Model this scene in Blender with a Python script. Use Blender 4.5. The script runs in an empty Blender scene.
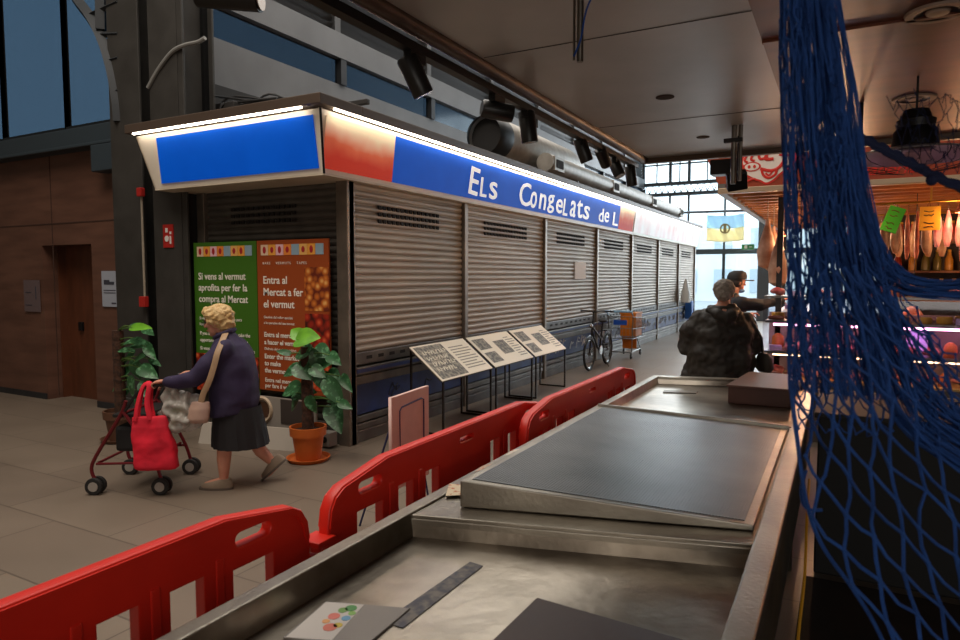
import bpy, bmesh, math, random
from mathutils import Vector, Matrix, noise
random.seed(7)
SC = bpy.context.scene
COL = SC.collection
PI = math.pi
# ------------------------------------------------------------ camera
FPX = 667.0; HC = 1.72
PITCH = math.atan(45/FPX); YAW = math.atan(362/FPX*math.cos(PITCH))
cam = bpy.data.cameras.new('camera'); camo = bpy.data.objects.new('camera', cam); COL.objects.link(camo)
cam.sensor_width = 36; cam.lens = FPX/960*36
camo.location = (0, 0, HC); camo.rotation_euler = (PI/2-PITCH, 0, YAW)
cam.dof.use_dof = True; cam.dof.focus_distance = 5.2; cam.dof.aperture_fstop = 5.6
cam.clip_start = 0.05; cam.clip_end = 300
SC.camera = camo
# ------------------------------------------------------------ world
w = bpy.data.worlds.new('World'); SC.world = w; w.use_nodes = True
w.node_tree.nodes['Background'].inputs[0].default_value = (.84, .93, 1, 1)
w.node_tree.nodes['Background'].inputs[1].default_value = 3.0
# ------------------------------------------------------------ large lights
def area(name, loc, size, sizey, power, col, target=None):
    l = bpy.data.lights.new(name, 'AREA'); l.shape = 'RECTANGLE'; l.size = size; l.size_y = sizey
    l.energy = power; l.color = col
    o = bpy.data.objects.new(name, l); COL.objects.link(o); o.location = loc
    if target:
        o.rotation_euler = (Vector(target)-Vector(loc)).to_track_quat('-Z', 'Y').to_euler()
    return o
area('skylight_aisle', (-5.2, 10, 9.4), 6.5, 20, 1150, (1, .94, .86))          # roof lantern over the aisle
area('skylight_crossing', (-4.0, 0.0, 9.4), 6, 6, 560, (1, .86, .72))            # roof lantern over the crossing
area('facade_daylight', (-2.5, 27.3, 4.0), 9, 6, 900, (.88, .95, 1), (-2.5, 0, 1.2))
area('rear_fill_light', (2.0, -5.6, 2.6), 9, 3.6, 210, (1, .93, .86), (0, 3, 1.4))   # fill light added behind the viewer to brighten the near side
SC.view_settings.view_transform = 'Standard'; SC.view_settings.look = 'None'
SC.view_settings.gamma = 1; SC.view_settings.use_curve_mapping = False
SC.view_settings.exposure = 0.1

# ------------------------------------------------------------ measuring helpers
_F = Vector((-math.sin(YAW)*math.cos(PITCH), math.cos(YAW)*math.cos(PITCH), -math.sin(PITCH)))
_R = Vector((math.cos(YAW), math.sin(YAW), 0))
_U = _R.cross(_F)
def ray(x, y): return _F + _R*((x-480)/FPX) + _U*((320-y)/FPX)
def at(x, y, ax, v):
    d = ray(x, y); o = Vector((0, 0, HC)); return o + d*((v-o[ax])/d[ax])
def atd(x, y, d): return Vector((0, 0, HC)) + ray(x, y)*d

# ------------------------------------------------------------ materials
def lin(c):
    if isinstance(c, str):
        c = [int(c[i:i+2], 16)/255 for i in (0, 2, 4)]
    return tuple((v/12.92 if v <= .04045 else ((v+.055)/1.055)**2.4) for v in c) + (1,)
MATS = {}
def mat(name, col, rough=.6, metal=0, var=None, vs=8, bump=0, bs=40, emit=0, alpha=1, trans=0, stretch=None, spec=None, lo=.35, hi=.65, detail=4):
    if name in MATS: return MATS[name]
    m = bpy.data.materials.new(name); m.use_nodes = True
    nt = m.node_tree; N = nt.nodes; b = N['Principled BSDF']
    b.inputs['Base Color'].default_value = lin(col); b.inputs['Roughness'].default_value = rough
    b.inputs['Metallic'].default_value = metal
    if spec is not None: b.inputs['Specular IOR Level'].default_value = spec
    if trans: b.inputs['Transmission Weight'].default_value = trans
    if alpha < 1: b.inputs['Alpha'].default_value = alpha
    if emit:
        b.inputs['Emission Color'].default_value = lin(col); b.inputs['Emission Strength'].default_value = emit
    if var or bump:
        tc = N.new('ShaderNodeTexCoord'); mp = N.new('ShaderNodeMapping')
        nt.links.new(tc.outputs['Object'], mp.inputs[0])
        if stretch: mp.inputs['Scale'].default_value = stretch
    if var:
        nz = N.new('ShaderNodeTexNoise'); nz.inputs['Scale'].default_value = vs; nz.inputs['Detail'].default_value = detail
        rp = N.new('ShaderNodeValToRGB'); rp.color_ramp.elements[0].color = lin(col); rp.color_ramp.elements[1].color = lin(var)
        rp.color_ramp.elements[0].position = lo; rp.color_ramp.elements[1].position = hi
        nt.links.new(mp.outputs[0], nz.inputs['Vector']); nt.links.new(nz.outputs[0], rp.inputs[0]); nt.links.new(rp.outputs[0], b.inputs['Base Color'])
    if bump:
        n2 = N.new('ShaderNodeTexNoise'); n2.inputs['Scale'].default_value = bs; n2.inputs['Detail'].default_value = 5
        bp = N.new('ShaderNodeBump'); bp.inputs['Strength'].default_value = bump; bp.inputs['Distance'].default_value = .01
        nt.links.new(mp.outputs[0], n2.inputs['Vector']); nt.links.new(n2.outputs[0], bp.inputs['Height']); nt.links.new(bp.outputs[0], b.inputs['Normal'])
    MATS[name] = m; return m
def glassy(name, tint, gloss=.1, rough=.03):
    m = bpy.data.materials.new(name); m.use_nodes = True; nt = m.node_tree; N = nt.nodes
    for n in list(N):
        if n.type != 'OUTPUT_MATERIAL': N.remove(n)
    out = N['Material Output']; t = N.new('ShaderNodeBsdfTransparent'); t.inputs[0].default_value = lin(tint)
    g = N.new('ShaderNodeBsdfGlossy'); g.inputs['Roughness'].default_value = rough; mx = N.new('ShaderNodeMixShader'); mx.inputs[0].default_value = gloss
    nt.links.new(t.outputs[0], mx.inputs[1]); nt.links.new(g.outputs[0], mx.inputs[2]); nt.links.new(mx.outputs[0], out.inputs[0]); MATS[name] = m
    return m
def voro(name, c1, c2, c3, scale, rough=.5):
    m = bpy.data.materials.new(name); m.use_nodes = True; nt = m.node_tree; N = nt.nodes; b = N['Principled BSDF']; b.inputs['Roughness'].default_value = rough
    tc = N.new('ShaderNodeTexCoord'); v = N.new('ShaderNodeTexVoronoi'); v.inputs['Scale'].default_value = scale
    rp = N.new('ShaderNodeValToRGB'); e = rp.color_ramp.elements
    e[0].color = lin(c1); e[1].color = lin(c3); e[1].position = .75; k = e.new(.4); k.color = lin(c2)
    nt.links.new(tc.outputs['Object'], v.inputs['Vector']); nt.links.new(v.outputs['Distance'], rp.inputs[0]); nt.links.new(rp.outputs[0], b.inputs['Base Color'])
    MATS[name] = m; return m
def tiles(name, c1, c2, mortar, bw, bh, ms=.004, rough=.5, rot=0, var=.5, noise_scale=1.2, spec=.4):
    m = bpy.data.materials.new(name); m.use_nodes = True; nt = m.node_tree; N = nt.nodes; b = N['Principled BSDF']
    tc = N.new('ShaderNodeTexCoord'); mp = N.new('ShaderNodeMapping'); mp.inputs['Rotation'].default_value = (0, 0, rot)
    br = N.new('ShaderNodeTexBrick'); br.inputs['Color1'].default_value = lin(c1); br.inputs['Color2'].default_value = lin(c2); br.inputs['Mortar'].default_value = lin(mortar)
    br.inputs['Scale'].default_value = 1; br.inputs['Brick Width'].default_value = bw; br.inputs['Row Height'].default_value = bh; br.inputs['Mortar Size'].default_value = ms
    nz = N.new('ShaderNodeTexNoise'); nz.inputs['Scale'].default_value = noise_scale; nz.inputs['Detail'].default_value = 7
    mx = N.new('ShaderNodeMix'); mx.data_type = 'RGBA'; mx.blend_type = 'OVERLAY'; mx.inputs[0].default_value = var
    nt.links.new(tc.outputs['Object'], mp.inputs[0]); nt.links.new(mp.outputs[0], br.inputs['Vector']); nt.links.new(tc.outputs['Object'], nz.inputs['Vector'])
    nt.links.new(br.outputs[0], mx.inputs[6]); nt.links.new(nz.outputs[0], mx.inputs[7]); nt.links.new(mx.outputs[2], b.inputs['Base Color'])
    rr = N.new('ShaderNodeMapRange'); rr.inputs[3].default_value = rough-.12; rr.inputs[4].default_value = rough+.12
    nt.links.new(nz.outputs[0], rr.inputs[0]); nt.links.new(rr.outputs[0], b.inputs['Roughness']); b.inputs['Specular IOR Level'].default_value = spec
    MATS[name] = m; return m

# ------------------------------------------------------------ mesh builder
class MB:
    def __init__(s): s.bm = bmesh.new()
    def box(s, x0, x1, y0, y1, z0, z1, M=None):
        vs = [s.bm.verts.new(Vector(p) if M is None else M @ Vector(p)) for p in [(x0,y0,z0),(x1,y0,z0),(x1,y1,z0),(x0,y1,z0),(x0,y0,z1),(x1,y0,z1),(x1,y1,z1),(x0,y1,z1)]]
        for f in [(3,2,1,0),(4,5,6,7),(0,1,5,4),(1,2,6,5),(2,3,7,6),(3,0,4,7)]: s.bm.faces.new([vs[i] for i in f])
        return s
    def poly(s, pts):
        s.bm.faces.new([s.bm.verts.new(Vector(p)) for p in pts]); return s
    def prism(s, pts, off):
        off = Vector(off); a = [s.bm.verts.new(Vector(p)) for p in pts]; b = [s.bm.verts.new(Vector(p)+off) for p in pts]; n = len(pts)
        s.bm.faces.new(a[::-1]); s.bm.faces.new(b)
        for i in range(n): s.bm.faces.new([a[i], a[(i+1)%n], b[(i+1)%n], b[i]])
        return s
    def tube(s, pts, r, seg=8, cap=True, closed=False, flat=1, up=None):
        pts = [Vector(p) for p in pts]; n = len(pts); rs = r if isinstance(r, (list, tuple)) else [r]*n
        rings = []; prev = None
        for i, p in enumerate(pts):
            if closed: t = pts[(i+1)%n]-pts[i-1]
            else: t = pts[min(i+1, n-1)]-pts[max(i-1, 0)]
            if t.length < 1e-9: t = Vector((0,0,1))
            t.normalize()
            if prev is None:
                q = Vector(up) if up else (Vector((0,0,1)) if abs(t.z) < .9 else Vector((1,0,0)))
            else: q = prev
            a = (q - t*q.dot(t))
            if a.length < 1e-6: a = t.orthogonal()
            a.normalize(); prev = a; b = t.cross(a)
            rings.append([s.bm.verts.new(p + (a*math.cos(2*PI*k/seg) + b*math.sin(2*PI*k/seg)*flat)*rs[i]) for k in range(seg)])
        for i in range(n if closed else n-1):
            A = rings[i]; Bq = rings[(i+1)%n]
            for k in range(seg): s.bm.faces.new([A[k], A[(k+1)%seg], Bq[(k+1)%seg], Bq[k]])
        if cap and not closed:
            s.bm.faces.new(rings[0][::-1]); s.bm.faces.new(rings[-1])
        return s
    def cyl(s, p0, p1, r0, r1=None, seg=20): return s.tube([p0, p1], [r0, r0 if r1 is None else r1], seg)
    def limb(s, pts, rs, seg=14, flat=1, up=None):
        pts = [Vector(p) for p in pts]; P = []; Rr = []
        d = (pts[0]-pts[1]).normalized()
        for a in (80, 50, 25): P.append(pts[0]+d*rs[0]*math.sin(math.radians(a))); Rr.append(rs[0]*math.cos(math.radians(a)))
        P += pts; Rr += list(rs)
        d = (pts[-1]-pts[-2]).normalized()
        for a in (25, 50, 80): P.append(pts[-1]+d*rs[-1]*math.sin(math.radians(a))); Rr.append(rs[-1]*math.cos(math.radians(a)))
        return s.tube(P, Rr, seg, flat=flat, up=up)
    def ell(s, c, r, seg=20, rings=12, M=None):
        c = Vector(c); r = Vector(r) if not isinstance(r, (int, float)) else Vector((r, r, r))
        T = Matrix.Translation(c) @ (M or Matrix.Identity(4)) @ Matrix.Diagonal((*r, 1))
        bmesh.ops.create_uvsphere(s.bm, u_segments=seg, v_segments=rings, radius=1, matrix=T); return s
    def rings(s, R, seg=24, cap=True, wob=None):
        """R: list of (cx,cy,cz,rx,ry)"""
        L = []
        for i, (cx, cy, cz, rx, ry) in enumerate(R):
            L.append([s.bm.verts.new((cx+rx*math.cos(2*PI*k/seg)*(1+(wob(i,k) if wob else 0)), cy+ry*math.sin(2*PI*k/seg)*(1+(wob(i,k) if wob else 0)), cz)) for k in range(seg)])
        for i in range(len(L)-1):
            for k in range(seg): s.bm.faces.new([L[i][k], L[i][(k+1)%seg], L[i+1][(k+1)%seg], L[i+1][k]])
        if cap: s.bm.faces.new(L[0][::-1]); s.bm.faces.new(L[-1])
        return s
    def lathe(s, prof, c=(0,0,0), seg=32, cap=True): return s.rings([(c[0], c[1], c[2]+z, r, r) for r, z in prof], seg, cap)
    def torus(s, c, R, r, axis, seg=32, seg2=8):
        ax = Vector(axis).normalized(); a = ax.orthogonal().normalized(); b = ax.cross(a); c = Vector(c)
        return s.tube([c+a*R*math.cos(2*PI*i/seg)+b*R*math.sin(2*PI*i/seg) for i in range(seg)], r, seg2, closed=True, up=ax)
    def mesh(s, other, M=None):
        """join a Mesh datablock"""
        n0 = len(s.bm.verts); s.bm.from_mesh(other); s.bm.verts.ensure_lookup_table()
        if M is not None:
            for v in s.bm.verts[n0:]: v.co = M @ v.co
        return s
    def xf(s, M):
        for v in s.bm.verts: v.co = M @ v.co
        return s
def smoothed(mb, voxel=.008, it=4, fac=.6):
    me = bpy.data.meshes.new('tmp'); bmesh.ops.recalc_face_normals(mb.bm, faces=mb.bm.faces); mb.bm.to_mesh(me)
    o = bpy.data.objects.new('tmp', me); COL.objects.link(o)
    r = o.modifiers.new('r', 'REMESH'); r.mode = 'VOXEL'; r.voxel_size = voxel
    sm = o.modifiers.new('s', 'SMOOTH'); sm.iterations = it; sm.factor = fac
    dg = bpy.context.evaluated_depsgraph_get(); nm = bpy.data.meshes.new_from_object(o.evaluated_get(dg))
    bpy.data.objects.remove(o); out = MB(); out.mesh(nm); return out
def curve_mesh(splines, depth, bevel=0, cyc=True):
    """filled 2D shape with holes -> Mesh in XY plane, thickness along Z"""
    cu = bpy.data.curves.new('c', 'CURVE'); cu.dimensions = '2D'; cu.fill_mode = 'BOTH'; cu.extrude = depth/2; cu.bevel_depth = bevel; cu.bevel_resolution = 2
    for sp in splines:
        q = cu.splines.new('POLY'); q.points.add(len(sp)-1); q.use_cyclic_u = True
        for i, p in enumerate(sp): q.points[i].co = (p[0], p[1], 0, 1)
    o = bpy.data.objects.new('c', cu); COL.objects.link(o); dg = bpy.context.evaluated_depsgraph_get(); dg.update()
    me = bpy.data.meshes.new_from_object(o.evaluated_get(dg)); bpy.data.objects.remove(o); return me
def text_mesh(s, size=1, extrude=.002, offset=0, shear=0, align='LEFT', spacing=1):
    cu = bpy.data.curves.new('t', 'FONT'); cu.body = s; cu.size = size; cu.extrude = extrude; cu.offset = offset; cu.shear = shear
    cu.align_x = align; cu.space_character = spacing; cu.resolution_u = 3
    o = bpy.data.objects.new('t', cu); COL.objects.link(o); dg = bpy.context.evaluated_depsgraph_get(); dg.update()
    me = bpy.data.meshes.new_from_object(o.evaluated_get(dg)); bpy.data.objects.remove(o); return me
def frame(o, x, y):
    """matrix mapping local X,Y,Z to x, y, x cross y at o"""
    x = Vector(x).normalized(); y = Vector(y).normalized(); z = x.cross(y)
    M = Matrix((x, y, z)).transposed().to_4x4(); M.translation = Vector(o); return M
def rrect(x0, y0, x1, y1, r, n=5):
    P = []
    for cx, cy, a in ((x1-r, y0+r, -90), (x1-r, y1-r, 0), (x0+r, y1-r, 90), (x0+r, y0+r, 180)):
        for i in range(n+1):
            t = math.radians(a+90*i/n); P.append((cx+r*math.cos(t), cy+r*math.sin(t)))
    return P
def smooth_path(P, n=6, closed=False):
    P = [Vector(p) for p in P]; out = []; m = len(P)
    for i in range(m if closed else m-1):
        g = lambda k: P[k % m] if closed else P[min(max(k, 0), m-1)]
        a, b, c, d = g(i-1), g(i), g(i+1), g(i+2)
        for k in range(n):
            t = k/n
            out.append(.5*((2*b)+(c-a)*t+(2*a-5*b+4*c-d)*t*t+(3*b-a-3*c+d)*t**3))
    if not closed: out.append(P[-1])
    return out

WO = {}
def worigin(p):
    return Vector((0,0,0)) if p is None else p.matrix_basis.translation + worigin(p.parent)
def obj(name, mb, m, parent=None, smooth=False, bevel=0, local=False, kind=None, label=None, seg=2):
    bm = mb.bm; bmesh.ops.recalc_face_normals(bm, faces=bm.faces)
    if smooth:
        for f in bm.faces: f.smooth = True
    if parent is None:
        xs = [v.co for v in bm.verts]
        o0 = Vector(((min(v.x for v in xs)+max(v.x for v in xs))/2, (min(v.y for v in xs)+max(v.y for v in xs))/2, min(v.z for v in xs)))
    else: o0 = worigin(parent)
    if not (local and parent): 
        for v in bm.verts: v.co -= o0
    me = bpy.data.meshes.new(name); bm.to_mesh(me); bm.free()
    o = bpy.data.objects.new(name, me); COL.objects.link(o)
    for mm in (m if isinstance(m, (list, tuple)) else [m]): me.materials.append(mm)
    if parent: o.parent = parent
    else: o.location = o0
    if bevel:
        b = o.modifiers.new('b', 'BEVEL'); b.width = bevel; b.segments = seg; b.limit_method = 'ANGLE'
    if smooth:
        try: me.set_sharp_from_angle(angle=math.radians(42))
        except Exception: pass
    if kind: o['kind'] = kind
    if label: o['label'] = label
    return o
def tag(o, label, cat, group=None, kind=None):
    o['label'] = label; o['category'] = cat
    if group: o['group'] = group
    if kind: o['kind'] = kind
    return o
def thing(name, label, cat, loc, rz=0, group=None):
    o = bpy.data.objects.new(name, None); COL.objects.link(o); o.location = loc; o.rotation_euler = (0, 0, rz); o.empty_display_size = .1
    return tag(o, label, cat, group)
def dup(root, loc, rz=None, label=None, parent=None):
    r = root.copy(); COL.objects.link(r)
    if parent is None: r.location = loc
    else: r.parent = parent
    if rz is not None: r.rotation_euler = (0, 0, rz)
    if label: r['label'] = label
    for ch in list(root.children): dup(ch, None, None, None, r)
    return r

# ------------------------------------------------------------ material library
STEEL = mat('brushed_steel', 'aca598', .36, 1, '8d867b', 3, .12, 60, stretch=(1, 1, 1))
STEELD = mat('dull_steel', '8a857c', .42, 1, '6d6861', 5, .1, 50)
DARKM = mat('dark_painted_steel', '2f3033', .5, .3, '26272a', 4)
BLACK = mat('black_metal', '161617', .45, .4)
BLACKP = mat('black_plastic', '1a1a1b', .4)
GREYM = mat('grey_painted_steel', '66625c', .5, .2, '595650', 5, .05, 30)
IRON = mat('iron_column_paint', '403e3b', .55, .25, '353330', 3, .08, 20)
SHUT = mat('shutter_metal', 'ab9f8f', .5, .3, '968a7b', 4, .06, 30, stretch=(1, .2, 3))
CREAM = mat('cream_aluminium', 'd9cdb8', .45, .1, 'cbbda6', 3)
WHITE = mat('white_board', 'e4ddd0', .5)
PAPER = mat('white_paper', 'd8d6d2', .8)
RED = mat('red_plastic', 'dc2410', .45, 0, 'cc1e0c', 3, .03, 50)
BLUE = mat('blue_sign', '0454c8', .55, 0, '044cbc', 2, spec=.1)
_b = BLUE.node_tree.nodes['Principled BSDF']; _b.inputs['Emission Color'].default_value = lin('0460e0'); _b.inputs['Emission Strength'].default_value = .26   # backlit sign box
WOODW = mat('wood_wall_panel', '664638', .5, 0, '54382c', 1.3, .05, 10, stretch=(1, 1, 6), detail=8)
LED = mat('led_strip', 'fff1dc', .5, emit=17)
TERRA = mat('terracotta', 'c8641f', .65, 0, 'b85a1b', 6, .05, 30)
LEAF = mat('leaf_green', '2a5530', .42, 0, '5f9468', 22, lo=.52, hi=.66, detail=6)
LEAFL = mat('leaf_light_green', '6fae2a', .42, 0, '568f26', 9)
TRUNK = mat('moss_pole', '4a2d1c', .9, 0, '2e1c12', 30, .8, 60)
SKIN = mat('skin', 'c98f76', .55, 0, 'bd8069', 12, .04, 60); SKIN.node_tree.nodes['Principled BSDF'].inputs['Subsurface Weight'].default_value = .08

# ============================================================ SETTING
FLOORM = tiles('stone_floor', '75695c', '6e6256', '574d43', 1.2, .6, .006, .42, 0, .35, .9, .45)
def struct(name, mb, m, **k): return obj(name, mb, m, kind='structure', **k)
struct('floor', MB().box(-14, 8, -6, 34, -.1, 0), FLOORM)
struct('ceiling', MB().box(-14, 8, -6, 29, 9.6, 9.8), DARKM)
struct('wall_back', MB().box(-14, 8, -6.2, -6, 0, 9.6), mat('back_wall_plaster', '6b6259', .8))
struct('wall_right', MB().box(8, 8.2, -6, 29, 0, 9.6), mat('back_wall_plaster', '6b6259', .8))
struct('wall_far_left', MB().box(-14.2, -14, -6, 5.4, 0, 9.6), mat('back_wall_plaster', '6b6259', .8))
# wooden wall at the left with its doorway
mb = MB(); mb.box(-14, -9.62, 5.2, 5.4, 0, 3.30); mb.box(-8.5, -7.6, 5.2, 5.4, 0, 3.30); mb.box(-9.62, -8.5, 5.2, 5.4, 2.12, 3.30)
struct('wall_left', mb, WOODW)
mb = MB(); mb.box(-9.62, -8.5, 5.5, 5.56, 0, 2.12); mb.box(-9.62, -9.6, 5.4, 5.5, 0, 2.12); mb.box(-8.52, -8.5, 5.4, 5.5, 0, 2.12); mb.box(-9.64, -8.48, 5.4, 5.56, 2.12, 2.2)
d = struct('door_1', mb, mat('door_wood', '5e3420', .45, 0, '4e2b1a', 2, 0, 10, stretch=(4, 1, 1)))
obj('door_handle', MB().box(-9.3, -9.22, 5.46, 5.5, .95, 1.07), BLACK, d, bevel=.004)
struct('baseboard_left', MB().box(-14, -9.64, 5.185, 5.2, 0, .08).box(-8.48, -7.7, 5.185, 5.2, 0, .08), DARKM)
mb = MB(); 
for x in (-12.4, -10.9, -9.35, -7.9): mb.box(x-.006, x+.006, 5.194, 5.2, .08, 3.3)
mb.box(-14, -7.6, 5.194, 5.2, 2.40, 2.412)
struct('trim_1', mb, mat('panel_joint', '3a241a', .8))
struct('trim_2', MB().box(-14, -7.6, 5.05, 5.42, 3.30, 3.56).box(-8.12, -7.7, 5.0, 5.2, 2.98, 3.3).box(-14, -7.6, 5.0, 5.08, 3.30, 3.34), mat('blue_grey_beam', '38444c', .5, .3), bevel=.01)
wm = mat('window_frame_dark', '1f262b', .5, .4)
DUSK = glassy('dusk_glass', '667682', .08, .15)
def upper_window(n, x0, x1):
    mb = MB(); mb.box(x0-.025, x0+.03, 5.16, 5.22, 3.56, 9.6); mb.box(x1-.025, x1+.03, 5.16, 5.22, 3.56, 9.6); mb.box(x0+.03, x1-.03, 5.14, 5.24, 3.56, 3.62); mb.box(x0+.03, x1-.03, 5.14, 5.24, 9.0, 9.6)
    s = struct('window_%d' % n, mb, wm); obj('window_pane', MB().box(x0+.03, x1-.03, 5.18, 5.20, 3.62, 9.0), DUSK, s)
upper_window(40, -13.97, -11.86); upper_window(1, -11.86, -10.37); upper_window(2, -10.37, -8.88); upper_window(3, -8.88, -7.62)
# building outside behind the dusk glass
mb = MB(); mb.box(-22, -6, 11.5, 12, 0, 3.9)
struct('wall_outside_left', mb, mat('dusk_street_wall', '8fa0ac', .9))
# arched iron truss
mb = MB(); c = Vector((-10.6, 5.0, 4.4))
P = [at(*q, 1, 5.0) for q in ((60,-30),(76,-2),(92,20),(104,45),(112,72),(117,100),(119,122))]
sp = smooth_path(P, 5); mb.tube(sp, .075, 4)
P2 = [at(x, y, 1, 5.0) for x, y in ((119,-30),(119,0),(119,40),(119,80),(119,122))]
for a, yy in ((.3, 2), (.45, 34), (.62, 58), (.8, 90)):
    mb.tube([sp[int(a*(len(sp)-1))], at(119, yy, 1, 5.0)], .035, 4)
mb.tube([at(100,-30,1,5.0), at(101,30,1,5.0)], .07, 4)
struct('trim_3', mb, mat('arch_dark_iron', '22262a', .6, .2))
# iron columns
def column(name, x0, x1, y0, y1):
    mb = MB(); t = .03
    mb.box(x0, x1, y0, y0+t, .25, 9.6); mb.box(x0, x1, y1-t, y1, .25, 9.6); mb.box((x0+x1)/2-.06, (x0+x1)/2+.06, y0+t, y1-t, .25, 9.6)
    mb.box(x0-.04, x1+.04, y0-.04, y1+.04, 0, .25); return struct(name, mb, IRON, bevel=.006)
column('trim_4', -7.68, -7.12, 4.98, 5.45); column('trim_5', -6.78, -6.42, 5.02, 5.45)
struct('wall_recess', MB().box(-7.12, -6.75, 5.5, 5.56, 0, 9.6), DARKM)
# upper hall wall behind the kiosks: bands, window strip, louvres
UX = -7.4
PAN = mat('grey_facade_panel', '6f6f70', .55, .2, '656566', 1.5, .05, 20, detail=8)
struct('wall_upper', MB().box(UX-.1, UX, 6.1, 28, 4.25, 4.86), PAN)
struct('trim_6', MB().box(UX-.1, UX+.06, 5.9, 28, 5.27, 5.67), PAN)
mb = MB()
for i in range(9):
    y = 6.1+i*2.75; mb.box(UX-.08, UX+.05, y-.07, y+.07, 4.86, 5.27)
struct('trim_7', mb, DARKM)
struct('window_4', MB().box(UX-.09, UX-.05, 6.1, 28, 4.86, 5.27), glassy('strip_glass', '56626c', .12, .1))
LOUV = mat('louvre_grey', '4c4b4b', .5, .4)
for i in range(8):
    y0 = 5.9+i*2.75; mb = MB(); mb.box(UX-.02, UX+.04, y0, y0+.14, 5.67, 8.2)
    k = 0
    while 5.7+k*.11 < 8.2:
        z = 5.7+k*.11; mb.prism([(UX-.08, y0+.14, z), (UX, y0+.14, z+.09), (UX+.01, y0+.14, z+.09), (UX-.07, y0+.14, z)], (0, 2.6, 0)); k += 1
    struct('window_%d' % (5+i), mb, LOUV)
struct('trim_8', MB().box(UX-.12, UX+.08, 5.9, 28, 8.2, 8.5).box(UX-.1, UX, 6.1, 28, 8.5, 9.6), DARKM)
struct('louvre_light_stop', MB().box(UX-.2, UX-.12, 6.1, 28, 5.6, 8.3), mat('service_wall', '2b2a2a', .8))  # backing added to stop outside light leaking between the louvres
struct('wall_service', MB().box(UX-.1, UX, 6.1, 28, 0, 4.25), mat('service_wall', '2b2a2a', .8))
# far glazed facade
FY = 28.0
FR = mat('facade_frame', '4b5258', .5, .4); CLEAR = glassy('clear_glass', 'f2f8fa', .05, .02)
fx = [-7.4, -6.3, -5.55, -4.15, -2.75, -1.4, 0, 1.4, 2.8, 4.2, 5.6, 7.0, 8]
mb = MB()
mb.box(-7.4, 8, FY-.1, FY+.1, 2.55, 2.75); mb.box(-7.4, 8, FY-.15, FY+.15, 4.95, 5.07); mb.box(-7.4, 8, FY-.15, FY+.15, 5.38, 5.50); mb.box(-7.4, 8, FY-.1, FY+.1, 6.9, 7.15)
n = 60
for i in range(n):
    x = -7.4+i*15.4/n; s = 15.4/n
    mb.tube([(x, FY, 5.07), (x+s/2, FY, 5.38), (x+s, FY, 5.07)], .022, 4)
struct('trim_9', mb, FR)
for i in range(len(fx)-1):
    a, b = fx[i], fx[i+1]; mb = MB(); t = .05
    mb.box(a-t, a+t, FY-.08, FY+.08, 0, 2.55); mb.box(a-t*.7, a+t*.7, FY-.06, FY+.06, 2.75, 4.95); mb.box(a-t, a+t, FY-.08, FY+.08, 5.5, 9.6)
    mb.box((a+b)/2-.02, (a+b)/2+.02, FY-.03, FY+.03, 5.5, 9.6); mb.box(a+t, (a+b)/2-.02, FY-.03, FY+.03, 6.2, 6.26); mb.box((a+b)/2+.02, b-t, FY-.03, FY+.03, 6.2, 6.26)
    s = struct('window_%d' % (20+i), mb, FR)
    obj('window_pane', MB().box(a+.04, b-.04, FY+.02, FY+.03, 0.05, 9.6), CLEAR, s)
# columns of the facade
struct('trim_10', MB().box(-2.78, -2.38, 26.9, 27.3, 0, 9.6), mat('facade_column', '5a6066', .5, .3))
# street outside
struct('ground_street', MB().box(-30, 20, 34, 60, -.1, 0), mat('street_asphalt', 'a9adb0', .8))
mb = MB(); mb.box(-26, 10, 46, 56, 0, 5.2)
s = struct('wall_street_house', mb, mat('street_house', 'f0f2f3', .8, 0, 'e4e8ea', .6)); mb = MB()
for i in range(16):
    for z in (.6, 3.2): mb.box(-25+i*2.2, -23.9+i*2.2, 45.9, 46.02, z, z+1.5)
obj('window_panes', mb, mat('street_windows', 'bccad4', .5), s)

# ============================================================ MARKET KIOSK (closed frozen food stall)
KX, KY, KE = -4.31, 5.2, 22.9
kiosk = thing('market_kiosk', 'long closed market stall with metal roller shutters and a lit blue and red sign', 'market stall', (-5.4, 13, 0))
posts = [5.2, 7.5, 10.15, 12.8, 15.3, 17.85, 20.35, 22.85]
mb = MB(); mb.box(-6.9, KX-.12, KY+.12, KE, 0, 2.66); mb.box(-6.95, KX-.05, KY+.02, KE+.05, 2.66, 3.12)
obj('kiosk_body', mb, mat('kiosk_interior', '3c3a38', .7), kiosk)
POST = mat('post_aluminium', '8a8074', .4, .7, '766d63', 6)
for i, y in enumerate(posts):
    mb = MB().box(KX-.06, KX+.03, y, y+.08, 0, 2.66)
    if i == 0: mb.box(KX-.11, KX+.03, y-.03, y+.09, 0, 2.66)
    obj('post', mb, POST, kiosk, bevel=.006)
obj('post', MB().box(-6.46, -6.34, KY-.02, KY+.08, 0, 2.66), POST, kiosk, bevel=.006)
pitch = .072
def slat_profile(z0, z1):
    P = []; z = z0
    while z < z1-.001:
        for t, dd in ((0, 0), (.12, .012), (.35, .02), (.6, .019), (.82, .010), (.9, 0)): P.append((z+t*pitch, dd))
        z += pitch
    P.append((z1, 0)); return P
def shutter(axis, a, b, face, z0, z1):
    mb = MB(); prev = None
    for z, dd in slat_profile(z0, z1):
        if axis == 'y': v = (mb.bm.verts.new((face+dd, a, z)), mb.bm.verts.new((face+dd, b, z)))
        else: v = (mb.bm.verts.new((a, face-dd, z)), mb.bm.verts.new((b, face-dd, z)))
        if prev: mb.bm.faces.new((prev[0], prev[1], v[1], v[0]))
        prev = v
    return mb
HOLE = mat('vent_slot_dark', '17110d', .9)
SHUTD = mat('shutter_lower', '6d6862', .4, .6, '55514c', 4)
NAVY = mat('navy_banner', '1d3a7d', .45, 0, '16295c', 3)
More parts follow.
